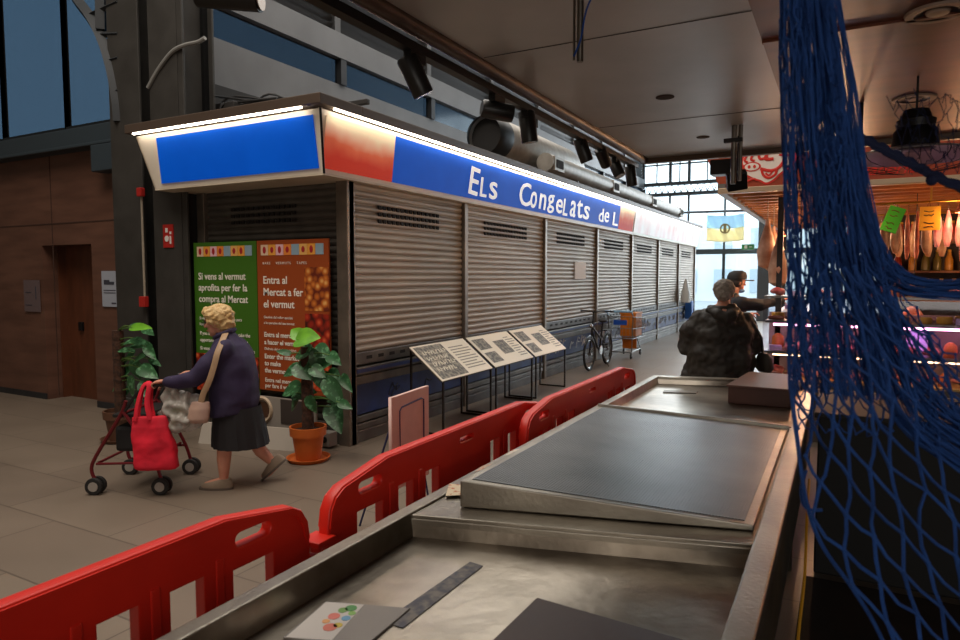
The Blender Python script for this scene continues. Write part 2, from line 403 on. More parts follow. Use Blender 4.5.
for i in range(7):
    a, b = posts[i]+.09, posts[i+1]-.01
    s = obj('shutter', shutter('y', a, b, KX-.03, .93, 2.64), SHUT, kiosk, smooth=True)
    mb = MB(); m = (a+b)/2-.05; wv = (b-a)*.56
    for r in range(3):
        for k in range(15):
            y = m-wv/2+k*wv/15; z = 2.60-.19-r*pitch*1.0
            mb.box(KX-.02, KX-.003, y, y+wv/15*.6, z, z+.040)
    obj('vent_slots', mb, HOLE, s)
    # lower counter front: ledge, strip of slots, blue banner, kick plate
    mb = MB(); mb.box(KX-.03, KX+.0, a, b, .80, .93); mb.box(KX-.03, KX+.03, a, b, .70, .78); mb.box(KX-.03, KX+.0, a, b, .0, .12)
    for z in (.12, .2): mb.box(KX-.03, KX+.015, a, b, z+.01, z+.075)
    mb.box(KX-.03, KX+.02, a, b, .60, .69)
    p = obj('lower_panel', mb, SHUTD, kiosk, bevel=.008)
    mb = MB()
    for k in range(9): mb.box(KX+.0, KX+.003, a+.2+k*(b-a-.4)/9, a+.2+(k+.45)*(b-a-.4)/9, .85, .885)
    obj('vent_slots', mb, HOLE, p)
    p = obj('blue_banner', MB().box(KX-.03, KX-.005, a, b, .29, .6).box(KX+.03, KX+.033, a, b, .725, .76), NAVY, kiosk)
    rn = random.Random(i+3); mb = MB()
    for k in range(14 if i > 1 else 3):
        y = a+.15+rn.random()*(b-a-.4); z = .36+rn.random()*.1
        mb.tube(smooth_path([(KX-.003, y, z), (KX-.003, y+.05+.05*rn.random(), z+.12), (KX-.003, y+.1, z+.02+.1*rn.random()), (KX-.003, y+.17, z+.1)], 4), .011, 4)
    obj('banner_lettering', mb, mat('banner_marks_pale', 'b9c2cf', .6) if i > 1 else mat('banner_marks_dark', '0c1430', .6), p)
s = obj('shutter', shutter('x', -6.34, KX-.11, KY+.05, .0, 2.62), mat('side_shutter_shaded', '5e5952', .5, .4, '4e4a45', 4), kiosk, smooth=True)  # shade on the side face is put into this darker shutter colour
mb = MB()
for r in range(3):
    for k in range(13): mb.box(-5.95+k*.075, -5.905+k*.075, KY+.015, KY+.035, 2.42-r*pitch, 2.452-r*pitch)
obj('vent_slots', mb, HOLE, s)
obj('side_panel', MB().box(-6.36, KX-.12, KY+.0, KY+.03, 0, .16), SHUTD, kiosk)
# sign box : bottom edge (-4.22,4.78) z2.66, top edge (-3.64,4.47) z3.17
bz, tz = 2.66, 3.21
bx_, by_, tx_, ty_ = -4.22, 4.78, -4.155, 4.67
SL, SE = -6.62, 22.8          # left end, far end
mb = MB()
# soffit + back box
mb.box(SL, bx_, by_, KY+.3, bz-.02, bz+.02); mb.box(KX-.5, bx_, KY+.3, SE, bz-.02, bz+.02)
obj('sign_soffit', mb, CREAM, kiosk)
def quadbox(P, nrm, t):
    n = Vector(nrm).normalized()*t; mb = MB(); mb.prism(P, n); return mb
def lerp(a, b, t): return Vector(a)*(1-t)+Vector(b)*t
# sloping faces (cream surround), left face and right face
B0, T0 = Vector((SL, by_, bz)), Vector((SL-.14, ty_, tz)); B1, T1 = Vector((bx_, by_, bz)), Vector((tx_, ty_, tz)); B2, T2 = Vector((bx_, SE, bz)), Vector((tx_, SE, tz))
nl = Vector((0, by_-ty_, 0)) + Vector((0, 0, tz-bz)); nl = Vector((0, 1, 0))
faceL = obj('sign_face', quadbox([B0, B1, T1, T0], (0, 1, .5), .03), mat('sign_surround', 'e6dccb', .4), kiosk)
faceR = obj('sign_face', quadbox([B1, B2, T2, T1], (-1, 0, .5), .03), mat('sign_surround', 'e6dccb', .4), kiosk)
obj('sign_end_panel', MB().prism([B0, T0, T0+Vector((0, .75, 0)), B0+Vector((0, .42, 0))], (.02, 0, 0)), CREAM, kiosk)
def onL(u, v, off=.006):   # u along X world, v 0..1 height
    a = Vector((u, by_, bz)); b = Vector((u, ty_, tz)); return lerp(a, b, v)+Vector((0, -.97, -.2))*off
def onR(u, v, off=.006):
    a = Vector((bx_, u, bz)); b = Vector((tx_, u, tz)); return lerp(a, b, v)+Vector((.99, 0, -.12))*off
blueL = obj('sign_panel', quadbox([onL(SL+.14, .08), onL(-4.265, .08), onL(-4.245, .92), onL(SL+.20, .92)], (0, -.97, -.2), .006), BLUE, faceL, label='blue sign panel')
fade = bpy.data.materials.new('red_fade_panel'); fade.use_nodes = True; nt = fade.node_tree; N = nt.nodes; b_ = N['Principled BSDF']; b_.inputs['Roughness'].default_value = .55; b_.inputs['Specular IOR Level'].default_value = .1; b_.inputs['Emission Strength'].default_value = .30
tc = N.new('ShaderNodeTexCoord'); sx = N.new('ShaderNodeSeparateXYZ'); nz = N.new('ShaderNodeTexNoise'); nz.inputs['Scale'].default_value = 3; ad = N.new('ShaderNodeMath'); ad.operation = 'MULTIPLY_ADD'; ad.inputs[1].default_value = .22
rp = N.new('ShaderNodeValToRGB'); e = rp.color_ramp.elements; e[0].position = .42; e[0].color = lin('cc3a26'); e[1].position = .74; e[1].color = lin('f0d9b8'); k = e.new(.56); k.color = lin('dd6a48')
mr = N.new('ShaderNodeMapRange'); mr.inputs[1].default_value = bz-.1; mr.inputs[2].default_value = tz+.2
nt.links.new(tc.outputs['Object'], sx.inputs[0]); nt.links.new(tc.outputs['Object'], nz.inputs['Vector']); nt.links.new(nz.outputs[0], ad.inputs[0]); nt.links.new(sx.outputs[2], mr.inputs[0]); nt.links.new(mr.outputs[0], ad.inputs[2]); nt.links.new(ad.outputs[0], rp.inputs[0]); nt.links.new(rp.outputs[0], b_.inputs['Base Color']); nt.links.new(rp.outputs[0], b_.inputs['Emission Color'])
def ysign(px): return at(px, 200, 0, -4.19).y
yA = ysign(393); yB = ysign(619); yC = ysign(634)
def panelR(name, y0, y1, m, v0=.07, v1=.93, par=faceR, label=None):
    return obj(name, quadbox([onR(y0, v0), onR(y1, v0), onR(y1, v1), onR(y0, v1)], (.99, 0, -.12), .006), m, par, label=label)
panelR('sign_panel', by_-.03, yA, fade, label='red sign panel fading to cream')
blueR = panelR('sign_panel', yA, yB, BLUE, label='blue sign panel with white lettering')
panelR('sign_panel', yB, yC-.05, fade)
pale = mat('pale_pink_panel', 'f0dcd6', .4, 0, 'd9685c', 1.6, lo=.45, hi=.75, stretch=(1, 1, .5))
panelR('sign_panel', yC+.05, SE, pale, label='pale pink sign panel')
obj('corner_trim', MB().tube([B1+Vector((.01, -.01, -.01)), T1+Vector((.01, -.01, 0))], .012, 6), BLACK, kiosk)
# letters
LETW = mat('white_letters', 'f4f2ee', .4, emit=.35)
Z = 3.2
glyphs = [('E',412,440,215,303,4),('L',449,469,248,310,0),('s',479,503,262,318,-4),('C',575,610,265,340,-6),('o',609,628,292,346,0),('n',637,657,300,350,3),('g',665,685,303,362,-5),('e',690,710,316,362,5),('L',714,728,316,370,0),('a',736,753,322,374,3),('t',758,776,320,378,-5),('s',778,796,338,382,4),('d',829,843,347,390,-6),('e',845,859,357,391,5),('L',873,889,360,402,0)]
mb = MB()
for ch, x0, x1, y0, y1, rot in glyphs:
    pa = at(340+x0/Z, 100+(y0+y1)/2/Z, 0, -4.185); pb = at(340+x1/Z, 100+(y0+y1)/2/Z, 0, -4.185)
    cx = 340+(x0+x1)/2/Z; zt = at(cx, 100+y0/Z, 0, -4.17).z; zb = at(cx, 100+y1/Z, 0, -4.20).z
    me = text_mesh(ch, 1, .004, .006)
    xs = [v.co.x for v in me.vertices]; ys = [v.co.y for v in me.vertices]; wx = max(xs)-min(xs); hy = max(ys)-min(ys)
    v0 = (zb-bz)/(tz-bz); v1 = (zt-bz)/(tz-bz); ln = (onR(0, 1)-onR(0, 0)).length
    S = Matrix.Diagonal(((pb.y-pa.y)/wx, (v1-v0)*ln/hy, 1, 1))
    C0 = Matrix.Translation((-(min(xs)+max(xs))/2, -min(ys), 0))
    M = frame(onR((pa.y+pb.y)/2, v0, .016), (0, 1, 0), (onR(0, 1)-onR(0, 0))) @ S @ Matrix.Rotation(math.radians(-rot), 4, 'Z') @ C0
    mb.mesh(me, M)
obj('lettering', mb, LETW, blueR)
# cornice and LED strips
mb = MB()
CR = mat('cornice_brown_grey', '57493f', .5, .3)
mb.box(SL-.2, tx_+.08, ty_-.09, ty_+.5, tz+.02, tz+.115); mb.box(tx_-.45, tx_+.08, ty_+.5, SE+.1, tz+.02, tz+.115)
mb.box(SL-.1, tx_-.02, ty_+.02, ty_+.5, tz-.03, tz+.02)
obj('cornice', mb, CR, kiosk, bevel=.008)
obj('roof_deck', MB().box(-6.9, tx_-.46, ty_+.52, KE, tz+.0, tz+.08), mat('kiosk_roof', '5b5753', .7), kiosk)
obj('led_strip', MB().box(SL-.08, tx_-.16, ty_-.08, ty_-.06, tz+.004, tz+.019), LED, kiosk, label='lit strip over the side sign')
obj('led_strip', MB().box(tx_+.05, tx_+.07, ty_+.12, SE, tz+.004, tz+.019), LED, kiosk, label='lit strip over the long sign')
# paper taped to the third shutter
mb = MB(); p0 = at(575, 262, 0, KX); p1 = at(584, 262, 0, KX)
zt = at(579, 262, 0, KX).z; zb = at(579, 279, 0, KX).z
mb.box(KX-.005, KX+.004, p0.y, p1.y+.1, zb, zt)
tag(obj('paper_notice', mb, mat('bright_paper', 'faf8f4', .8)), 'small white paper notice taped to the third roller shutter', 'notice')

# ============================================================ POSTERS on the side of the kiosk
PY = 5.12
def word(mb, s, x, z, size, y=PY-.022, off=.0, spacing=1, shear=0, align='LEFT'):
    mb.mesh(text_mesh(s, size, .001, off, shear, align, spacing), frame((x, y, z), (1, 0, 0), (0, 0, 1)))
TXT = mat('poster_text_white', 'ece6da', .6); LIGHTT = TXT
foodA = voro('tomato_photo', 'f08a4c', 'c23a18', '5a140c', 16); foodB = voro('fried_rings_photo', 'f0c070', 'c56a24', '6a2410', 14); foodC = voro('stuffed_peppers_photo', 'e86a40', 'a82812', '401008', 12)
icons = ['c23a4a', '9fbf3a', 'e8a0b0', 'e8742a', '9fb4c4', 'e0a040', 'e8902a', '9fb4c4']
def poster(name, label, x0, x1, z0, z1, colr):
    o = thing(name, label, 'poster', ((x0+x1)/2, PY, 0))
    obj('board', MB().box(x0, x1, PY-.02, PY, z0, z1), mat(name+'_board', colr, .5), o, label=None)
    n = 8; wv = (x1-x0)*.88/n; xs = x0+(x1-x0)*.06
    for i in range(n): obj('icon_square', MB().box(xs+i*wv, xs+(i+.96)*wv, PY-.023, PY-.02, z1-.155, z1-.045), mat('icon_%s' % icons[i], ['e0c0a0','e8a040','e8b8c0','e88838','8fa8b8','e8b060','e8a040','8fa8b8'][i], .6), o)
    mb = MB()
    for i in range(n):
        if i in (4, 7): continue
        cx = xs+(i+.48)*wv; mb.ell((cx, PY-.024, z1-.1), (wv*.22, .003, .032 if i % 2 else .038), 10, 6)
    obj('icon_fruit', mb, mat('icon_fruit_red', 'a8202a', .6), o)
    return o
g = poster('green_poster', 'tall green poster with white text and a tomato photo behind the walking lady', -6.43, -5.45, .42, 2.08, '3c6a18')
mb = MB(); X = -6.36
for i, t in enumerate(('Si vens al vermut', 'aprofita per fer la', 'compra al Mercat')): word(mb, t, X, 1.67-i*.125, .108, off=.0016)
for i, t in enumerate(('Si vienes al vermut aprovecha para', 'hacer la compra al Mercado')): word(mb, t, X, 1.22-i*.065, .048)
for i, t in enumerate(('If you are having vermouth, take the', 'opportunity to shop at the market')): word(mb, t, X, 1.05-i*.075, .054, off=.0008)
for i, t in enumerate(("Si vous venez pour l'apero, profitez-en", 'pour faire les courses')): word(mb, t, X, .88-i*.075, .055, off=.0008)
obj('poster_text', mb, TXT, g)
obj('photo', MB().box(-6.43, -5.45, PY-.023, PY-.02, .42, .84), foodA, g)
b = poster('orange_poster', 'tall orange-brown poster with white text and food photos down its right side', -5.44, -4.46, .50, 2.08, '984418')
mb = MB(); X = -5.36
word(mb, 'BARS    VERMUTS    TAPES', X, 1.83, .038, spacing=1.4)
for i, t in enumerate(('Entra al', 'Mercat a fer', 'el vermut')): word(mb, t, X, 1.63-i*.125, .112, off=.0018)
for i, t in enumerate(('Gaudeix del millor aperitiu', 'a les parades del teu mercat')): word(mb, t, X, 1.265-i*.06, .038)
for i, t in enumerate(('Entra al mercado', 'a hacer el vermut')): word(mb, t, X, 1.07-i*.08, .07, off=.0016)
word(mb, 'Disfruta del mejor aperitivo', X, .93, .04)
for i, t in enumerate(('Enter the market', 'to make', 'the vermouth')): word(mb, t, X, .84-i*.075, .07, off=.0016)
for i, t in enumerate(('Entra nel mercato', 'per fare il vermut')): word(mb, t, X, .59-i*.06, .062, off=.001)
obj('poster_text', mb, TXT, b)
for i, (z0, z1, m) in enumerate(((1.36, 1.80, foodB), (.90, 1.33, foodC), (.55, .87, foodA))):
    obj('photo', MB().box(-4.78, -4.46, PY-.023, PY-.02, z0, z1), m, b)
# stuff leaning below the posters
lb = thing('printed_banner', 'pale grey printed banner with coffee cup picture on the floor below the orange poster', 'banner', (-5.1, 4.95, 0))
obj('board', MB().box(-5.6, -4.55, 4.98, 5.0, 0.0, .46), mat('grey_banner', '8f8880', .6), lb)
obj('cup_picture', MB().tube([(-5.27+.12*math.cos(a*PI/12), 4.975, .32+.12*math.sin(a*PI/12)) for a in range(24)], .02, 5, closed=True), mat('cup_ring', 'b9a58c', .6), lb)
obj('cup_inside', MB().box(-5.36, -5.18, 4.974, 4.98, .24, .40), mat('coffee_brown', '4a3020', .5), lb)
obj('dark_picture', MB().box(-5.02, -4.6, 4.974, 4.98, .2, .45), mat('banner_dark', '3a322e', .6), lb)
mb = MB(); mb.prism([(-5.75, 4.55, .0), (-4.62, 4.78, .0), (-4.64, 4.86, .2), (-5.77, 4.63, .2)], (0, .03, 0))
tag(obj('leaning_panel', mb, mat('pale_panel', 'a39b90', .55)), 'low pale panel standing on the floor behind the lady and the potted plant', 'panel')
mb = MB(); mb.box(-4.52, -4.40, 5.0, 5.12, .02, .16)
s = obj('electric_outlet_box', mb, mat('outlet_grey', '8a857e', .5), bevel=.006); tag(s, 'small grey electrical box low by the kiosk corner post', 'electric box')
obj('socket', MB().cyl((-4.46, 4.99, .09), (-4.46, 5.0, .09), .03), BLACK, s)

# ============================================================ wall details left
def sheet(name, label, x0, x1, z0, z1, colr, marks):
    s = obj(name, MB().box(x0, x1, 5.18, 5.19, z0, z1), mat(name+'_paper', colr, .7)); tag(s, label, 'notice'); 
    mb = MB()
    for (a, b_, c_, d_) in marks: mb.box(x0+(x1-x0)*a, x0+(x1-x0)*b_, 5.177, 5.18, z0+(z1-z0)*c_, z0+(z1-z0)*d_)
    obj('print', mb, mat('print_dark', '343540', .7), s)
p = at(24, 280, 1, 5.19); q = at(41, 312, 1, 5.19)
sheet('map_sheet', 'pale unlit paper sheet on the wood wall left of the doorway', p.x, q.x, q.z, p.z, '5e4f50', ((.1, .5, .2, .22), (.75, .8, .4, .8), (.1, .5, .6, .62)))
p = at(102, 271, 1, 5.19); q = at(119, 307, 1, 5.19)
sheet('leaflet_sheet', 'white leaflet sheet on the wood wall right of the doorway', p.x, q.x, q.z, p.z, '9aa0ac', ((.15, .5, .62, .75), (.5, .8, .62, .7), (.12, .88, .45, .47), (.12, .88, .38, .40), (.6, .88, .08, .12)))
# fire alarm things
p = at(168, 236, 1, 5.0)
s = obj('fire_alarm_sign', MB().box(p.x-.085, p.x+.085, 5.0, 5.012, p.z-.13, p.z+.13), mat('alarm_red', 'a8201a', .5)); tag(s, 'small red and white fire alarm sign on the grey column', 'sign')
mb = MB(); mb.cyl((p.x-.02, 4.996, p.z-.03), (p.x-.02, 5.0, p.z-.03), .035); mb.box(p.x+.03, p.x+.055, 4.996, 5.0, p.z-.09, p.z+.0); mb.box(p.x+.03, p.x+.06, 4.996, 5.0, p.z+.02, p.z+.05); mb.box(p.x-.04, p.x, 4.996, 5.0, p.z+.04, p.z+.09)
obj('pictogram', mb, PAPER, s)
struct('trim_11', MB().box(-6.98, -6.5, 5.012, 5.03, 0, 9.6), IRON)
a = at(141, 192, 1, 4.93); b = at(143, 300, 1, 4.93)
s = thing('fire_alarm_box', 'red fire alarm pull box with conduit on the left iron column', 'alarm', (b.x, 4.95, b.z-.05))
obj('box', MB().box(b.x-.05, b.x+.05, 4.91, 4.97, b.z-.08, b.z+.04), mat('alarm_red', 'a8201a', .5), s, bevel=.006)
obj('siren', MB().box(a.x-.06, a.x+.02, 4.91, 4.97, a.z-.05, a.z+.05), mat('alarm_red', 'a8201a', .5), s, bevel=.01)
obj('conduit', MB().tube([(b.x, 4.955, b.z+.04), (b.x, 4.955, a.z-.05)], .014, 8), mat('conduit_grey', '8f8576', .5), s)

# ============================================================ CANOPY over the fish stall
CZ = 2.8
METC = mat('ceiling_sheet_metal', 'aeaaa6', .38, .45, '9e9a96', 1.5, .04, 14, detail=6)
canopy = thing('stall_canopy', 'low metal and wood canopy over the fish counter', 'canopy', (0, 2, 2.75))
obj('metal_ceiling', MB().box(-1.62, -.36, -1.5, 6.25, CZ, CZ+.05), METC, canopy)
mb = MB()
for y in (1.2, 3.0, 4.8): mb.box(-1.6, -.36, y-.003, y+.003, CZ-.002, CZ+.001)
obj('sheet_joint', mb, mat('joint_dark', '2c2a28', .7), canopy)
mb = MB()
for px, py, r in ((665, 97, .055), (703, 137, .05)):
    p = at(px, py, 2, CZ); mb.cyl((p.x, p.y, CZ-.004), (p.x, p.y, CZ+.002), r)
obj('cable_hole', mb, mat('hole_brown', '2e221a', .9), canopy)
WOODC = mat('canopy_wood', '6d3417', .4, 0, '582813', 1.2, .03, 10, stretch=(.5, 5, 1), detail=8)
obj('wood_ceiling', MB().box(-.36, 2.6, -1.5, 6.25, CZ, CZ+.05).box(-.36, 2.6, 3.4, 3.43, CZ-.012, CZ), WOODC, canopy)
BR = mat('bronze_beam', '54463a', .42, .7, '3a2f26', 5)
obj('edge_beam', MB().tube([(-1.66, -1.5, CZ-.0), (-1.66, 6.3, CZ-.0)], .045, 12), BR, canopy, smooth=True)
obj('edge_beam', MB().box(-1.72, -1.60, -1.5, 6.3, CZ+.05, CZ+.16), BLACK, canopy)
obj('front_beam', MB().box(-1.66, 2.6, 6.25, 6.33, CZ-.045, CZ+.07), mat('front_beam_brown', '5c4a3c', .45, .4), canopy, bevel=.006)
obj('light_track', MB().box(-1.75, -1.70, -1.0, 6.25, CZ-.085, CZ-.045), BLACK, canopy)
# canopy supports
for x, y in ((2.5, 6.2), (2.5, -1.2)): obj('support_post', MB().box(x-.04, x+.04, y-.04, y+.04, 0, CZ), DARKM, canopy)
for x, y in ((-1.66, -1.2), (-1.66, 5.9), (0, 6.2), (2.5, 6.2)): obj('hanger_rod', MB().tube([(x, y, CZ+.05), (x, y, 9.6)], .015, 6), BLACK, canopy)
# recessed lights
RING = mat('downlight_ring', 'a08a7c', .5)
def downlight(px, py, label):
    p = at(px, py, 2, CZ); o = thing('recessed_downlight', label, 'ceiling light', (p.x, p.y, CZ-.012), 0, 'recessed lights in the wood canopy')
    obj('outer_ring', MB().lathe([(.085, 0), (.115, .0), (.12, .010), (.085, .010)], (p.x, p.y, CZ-.012), 32, False), RING, o, smooth=True)
    obj('reflector', MB().lathe([(.084, .002), (.06, .009), (.05, .011)], (p.x, p.y, CZ-.012), 28, False), BLACKP, o, smooth=True)
    obj('bulb', MB().lathe([(.001, -.002), (.04, 0), (.045, .01)], (p.x, p.y, CZ-.012), 24, False), mat('bulb_off', 'b39d8c', .4), o, smooth=True)
downlight(938, 11, 'round recessed ceiling light in the wood, nearest the top right corner')
downlight(914, 98, 'round recessed ceiling light in the wood, above the black pendant lamp')
# hanging steel tubes
p = at(580, 30, 1, 2.6)
p0 = Vector((-.98, 2.55, 0)); p0 = at(580, 62, 1, 2.5)
s = thing('ceiling_hanger_tube', 'short steel tube hanging from the canopy with a blue cord', 'hanger', (p0.x, p0.y, p0.z))
obj('tube', MB().tube([(p0.x, p0.y, p0.z), (p0.x, p0.y, CZ)], .013, 10).tube([(p0.x-.025, p0.y, p0.z+.01), (p0.x-.025, p0.y, CZ)], .005, 6), STEELD, s, smooth=True)
obj('cord', MB().tube(smooth_path([(p0.x-.02, p0.y-.015, p0.z+.02), (p0.x+.01, p0.y-.02, p0.z+.08), (p0.x+.03, p0.y-.02, p0.z+.18), (p0.x+.06, p0.y, CZ)], 4), .004, 6), mat('blue_cord', '1d4a9a', .6), s)
p0 = at(733, 184, 1, 5.2)
s = thing('canopy_pole', 'slim steel double tube hanging from the canopy in front of the pig sign', 'pole', (p0.x, p0.y, p0.z))
obj('tube', MB().tube([(p0.x, p0.y, p0.z), (p0.x, p0.y, CZ)], .02, 10).tube([(p0.x+.045, p0.y, p0.z+.02), (p0.x+.045, p0.y, CZ-.0)], .014, 8), STEELD, s, smooth=True)
pp = at(727, 93, 1, 5.2)
obj('clamp', MB().box(p0.x-.07, p0.x+.06, p0.y-.02, p0.y+.02, CZ-.12, CZ-.09), DARKM, s, bevel=.004)
p0 = at(738, 180, 1, 5.6)
s = thing('floodlight', 'small black floodlight hanging beside the pig emblem', 'lamp', (p0.x, p0.y, p0.z))
M = Matrix.Translation(p0) @ Matrix.Rotation(.5, 4, 'X') @ Matrix.Rotation(.3, 4, 'Z')
obj('housing', MB().box(-.085, .065, -.04, .04, -.075, .07, M), BLACK, s, bevel=.01)
obj('bracket', MB().tube([(p0.x, p0.y, p0.z+.06), (p0.x, p0.y+.0, CZ)], .012, 6), BLACK, s)
s = obj('ceiling_junction_box', MB().box(*(lambda a, b: (a.x, b.x, 5.8, 5.95, b.z, a.z))(at(710, 160, 1, 5.8), at(737, 173, 1, 5.8))), BLACKP, bevel=.006)
tag(s, 'flat black junction box under the front beam of the canopy', 'junction box')
# track spotlights
def spot(px, py, direc, size, label, first=None):
    """barrel centre seen at px,py on the track plane"""
    p = at(px, py, 0, -1.725); s = thing('track_spotlight', label, 'spotlight', (p.x, p.y, p.z), 0, 'black track spotlights')
    d = Vector(direc).normalized(); L, r = .19*size, .052*size
    a, b = p-d*L/2, p+d*L/2
    obj('barrel', MB().tube([a, a+d*.01, b-d*.01, b], [r*.85, r, r, r*.97], 24), mat('spot_black', '232221', .35, .3), s, smooth=True)
    obj('lens', MB().tube([b-d*.002, b+d*.001], r*.8, 20), mat('lens_grey', '7a6f66', .2, .5), s)
    obj('arm', MB().tube([p+Vector((0, .0, r*.9)), p+Vector((0, .0, CZ-.10-p.z))], .009, 6).box(p.x-.02, p.x+.02, p.y-.06, p.y+.06, CZ-.125, CZ-.085), BLACK, s)
spot(415, 76, (.25, .35, -.8), .95, 'black track spotlight nearest the camera, tilted steeply down')
spot(497, 111, (.6, .55, -.1), .95, 'black track spotlight aimed level with its lens showing, above the frozen food sign')
spot(528, 127, (.1, .1, -1), 1.0, 'black track spotlight pointing straight down in front of the grey duct drum')
spot(583, 150, (.3, .3, -1), .95, 'black track spotlight fourth along the track, past the grey duct drum')
spot(603, 157, (.1, .7, -.6), .9, 'black track spotlight fifth along the track, tilted away')
spot(616, 167, (.5, -.1, -1), .95, 'black track spotlight sixth along the track')
spot(631, 176, (.1, .2, -1), .95, 'black track spotlight last on the track by the canopy corner')
# spot at the very top left
p = at(232, 2, 1, 4.4)
s = thing('wall_floodlight', 'dark cylindrical lamp at the top edge above the grey facade panel', 'lamp', (p.x, p.y, p.z))
M = p; obj('barrel', MB().tube([p+Vector((-.32, -.1, .08)), p+Vector((.25, .1, -.0))], .1, 20), mat('spot_black', '232221', .35, .3), s, smooth=True)
obj('lens', MB().tube([p+Vector((.25, .1, .0)), p+Vector((.26, .104, .0))], .085, 20), mat('lens_grey', '7a6f66', .2, .5), s)
obj('bracket', MB().box(p.x-.06, p.x+.0, p.y-.02, p.y+.02, p.z+.08, 9.6), BLACK, s)

# ============================================================ DUCTS on the kiosk roof
DUCT = mat('galvanised_duct', 'a39d94', .45, .4, '8f8a82', 6)
a = at(487, 136, 0, -5.1); b = at(568, 140, 0, -5.1)
s = thing('duct_drum', 'big grey ventilation drum with dark mouth above the kiosk roof', 'duct', (-5.1, a.y, a.z-.3))
mb = MB(); c0 = Vector((-5.1, a.y, a.z)); c1 = Vector((-5.1, a.y+3.9, a.z+.02)); r = .33
obj('drum', MB().tube([c0, c0+Vector((0, .5, 0)), c0+Vector((0, .52, 0)), c1-Vector((0, .6, 0)), c1], [r, r, r*1.03, r*.98, r*.8], 32, cap=False), DUCT, s, smooth=True)
obj('mouth_ring', MB().tube([c0+Vector((0, -.12, 0)), c0, c0+Vector((0, .3, 0))], [r*.93, r*1.05, r*1.05], 32, cap=False), BLACK, s, smooth=True)
obj('mouth', MB().tube([c0+Vector((0, .05, 0)), c0+Vector((0, .06, 0))], r*.92, 32), mat('duct_inside', '1a1817', .8), s)
obj('stand', MB().box(-5.15, -5.05, a.y+.3, a.y+.4, 3.2, a.z-r*.9).box(-5.15, -5.05, a.y+1.8, a.y+1.9, 3.2, a.z-r*.9), BLACK, s)
y0 = at(545, 165, 0, -4.55).y; z0 = max(at(548, 163, 0, -4.55).z, 3.50); y1 = 21.5; z1 = z0-.02
s = thing('spiral_duct', 'long ribbed grey air duct with square outlets along the kiosk roof', 'duct', (-4.55, (y0+y1)/2, 3.325))
P = []; Rr = []; y = y0; k = 0
while y < y1:
    P.append((-4.55, y, z0-.0)); Rr.append(.15 if k % 2 else .158); y += .06; k += 1
obj('ribbed_tube', MB().tube(P, Rr, 24), DUCT, s, smooth=True)
for t in (y0+.05, y0+3.4, y0+6.8, y0+10.2):
    q = obj('outlet', MB().box(-4.46, -4.385, t, t+.45, z0-.14, z0+.10), mat('outlet_frame', '8b8378', .45, .4), s, bevel=.006)
    obj('outlet_grille', MB().box(-4.385, -4.375, t+.07, t+.38, z0-.09, z0+.05), HOLE, q)
for t in (y0+1.5, y0+5, y0+9): obj('duct_foot', MB().box(-4.6, -4.5, t, t+.06, tz+.116, z0-.14), BLACK, s)
# rooftop plant: pipes & cables near the columns
rn = random.Random(5)
s = thing('rooftop_machinery', 'dark jumble of pipes and hoses on the kiosk roof by the columns', 'machinery', (-6.3, 5.9, 3.25))
obj('machine_body', MB().box(-6.8, -6.3, 5.6, 6.3, 3.25, 3.75).box(-6.2, -5.2, 5.9, 6.4, 3.25, 3.5).box(-6.4, -4.9, 6.3, 6.36, 3.7, 3.76), mat('machine_dark', '33302e', .6, .3), s, bevel=.01)
mb = MB()
for k in range(12):
    x = -6.85+rn.random()*.6; y = 5.5+rn.random()*.5
    mb.tube(smooth_path([(x, y, 3.27), (x+.2*rn.random(), y, 3.5+.2*rn.random()), (x+.5*rn.random(), y+.1, 3.7+.2*rn.random()), (x+.7, y+.2, 3.75)], 4), .014, 6)
obj('pipes', mb, mat('pipe_dark', '1c1b1b', .5), s)
P = [at(*q, 1, 5.0) for q in ((148,88),(158,70),(172,52),(185,45),(198,42),(205,38))]
tag(obj('loose_hose', MB().tube(smooth_path(P, 5), .022, 8), mat('hose_grey', '7b7b78', .5), smooth=True), 'grey hose curving out between the two iron columns', 'hose')
mb = MB(); x = at(204, 40, 1, 5.4).x
struct('trim_12', MB().box(x-.03, x+.04, 5.36, 5.44, 3.25, 9.6), BLACK)

# ============================================================ FISH COUNTER (empty steel slab)
fc = thing('fish_counter', 'long empty stainless steel fish counter with recessed trays in the foreground', 'market counter', (-.75, 2.5, 0))
XL0, XL1, XR1, XR0 = -1.338, -1.285, -.215, -.145; RZ = .9
yE = 5.47; DY = 1.87   # cross members run slightly askew
mb = MB(); mb.box(XL0, XL1, -.6, yE, RZ-.05, RZ); obj('rim', mb, STEEL, fc, bevel=.006)
obj('rim', MB().box(XR1, XR0, -.6, yE, RZ-.05, RZ), STEEL, fc, bevel=.006)
obj('rim', MB().box(XL1, XR1, yE-.09, yE, RZ-.05, RZ), STEEL, fc, bevel=.006)
obj('divider', MB().box(XL1, XR1, DY, DY+.07, RZ-.035, RZ-.008).box(XL1, XR1, DY-.006, DY, RZ-.1, RZ-.02), STEEL, fc, bevel=.004)
TR = mat('tray_steel', 'c4baab', .30, 1, '857c70', 2.6, .22, 14, lo=.35, hi=.62, detail=8)
def tray(y0, y1, zf):
    mb = MB(); t = .004
    mb.prism([(XL1+.012, y0, zf), (XR1-.012, y0, zf), (XR1-.012, y1, zf), (XL1+.012, y1, zf)], (0, 0, -t))
    mb.prism([(XL1+.012, y0, zf), (XL1+.012, y1, zf), (XL1, y1, RZ-.004), (XL1, y0, RZ-.004)], (-.003, 0, 0))
    mb.prism([(XR1-.012, y0, zf), (XR1-.012, y1, zf), (XR1, y1, RZ-.004), (XR1, y0, RZ-.004)], (.003, 0, 0))
    mb.prism([(XL1, y1, zf), (XR1, y1, zf), (XR1, y1+.006, RZ-.02), (XL1, y1+.006, RZ-.02)], (0, .003, 0))
    return mb
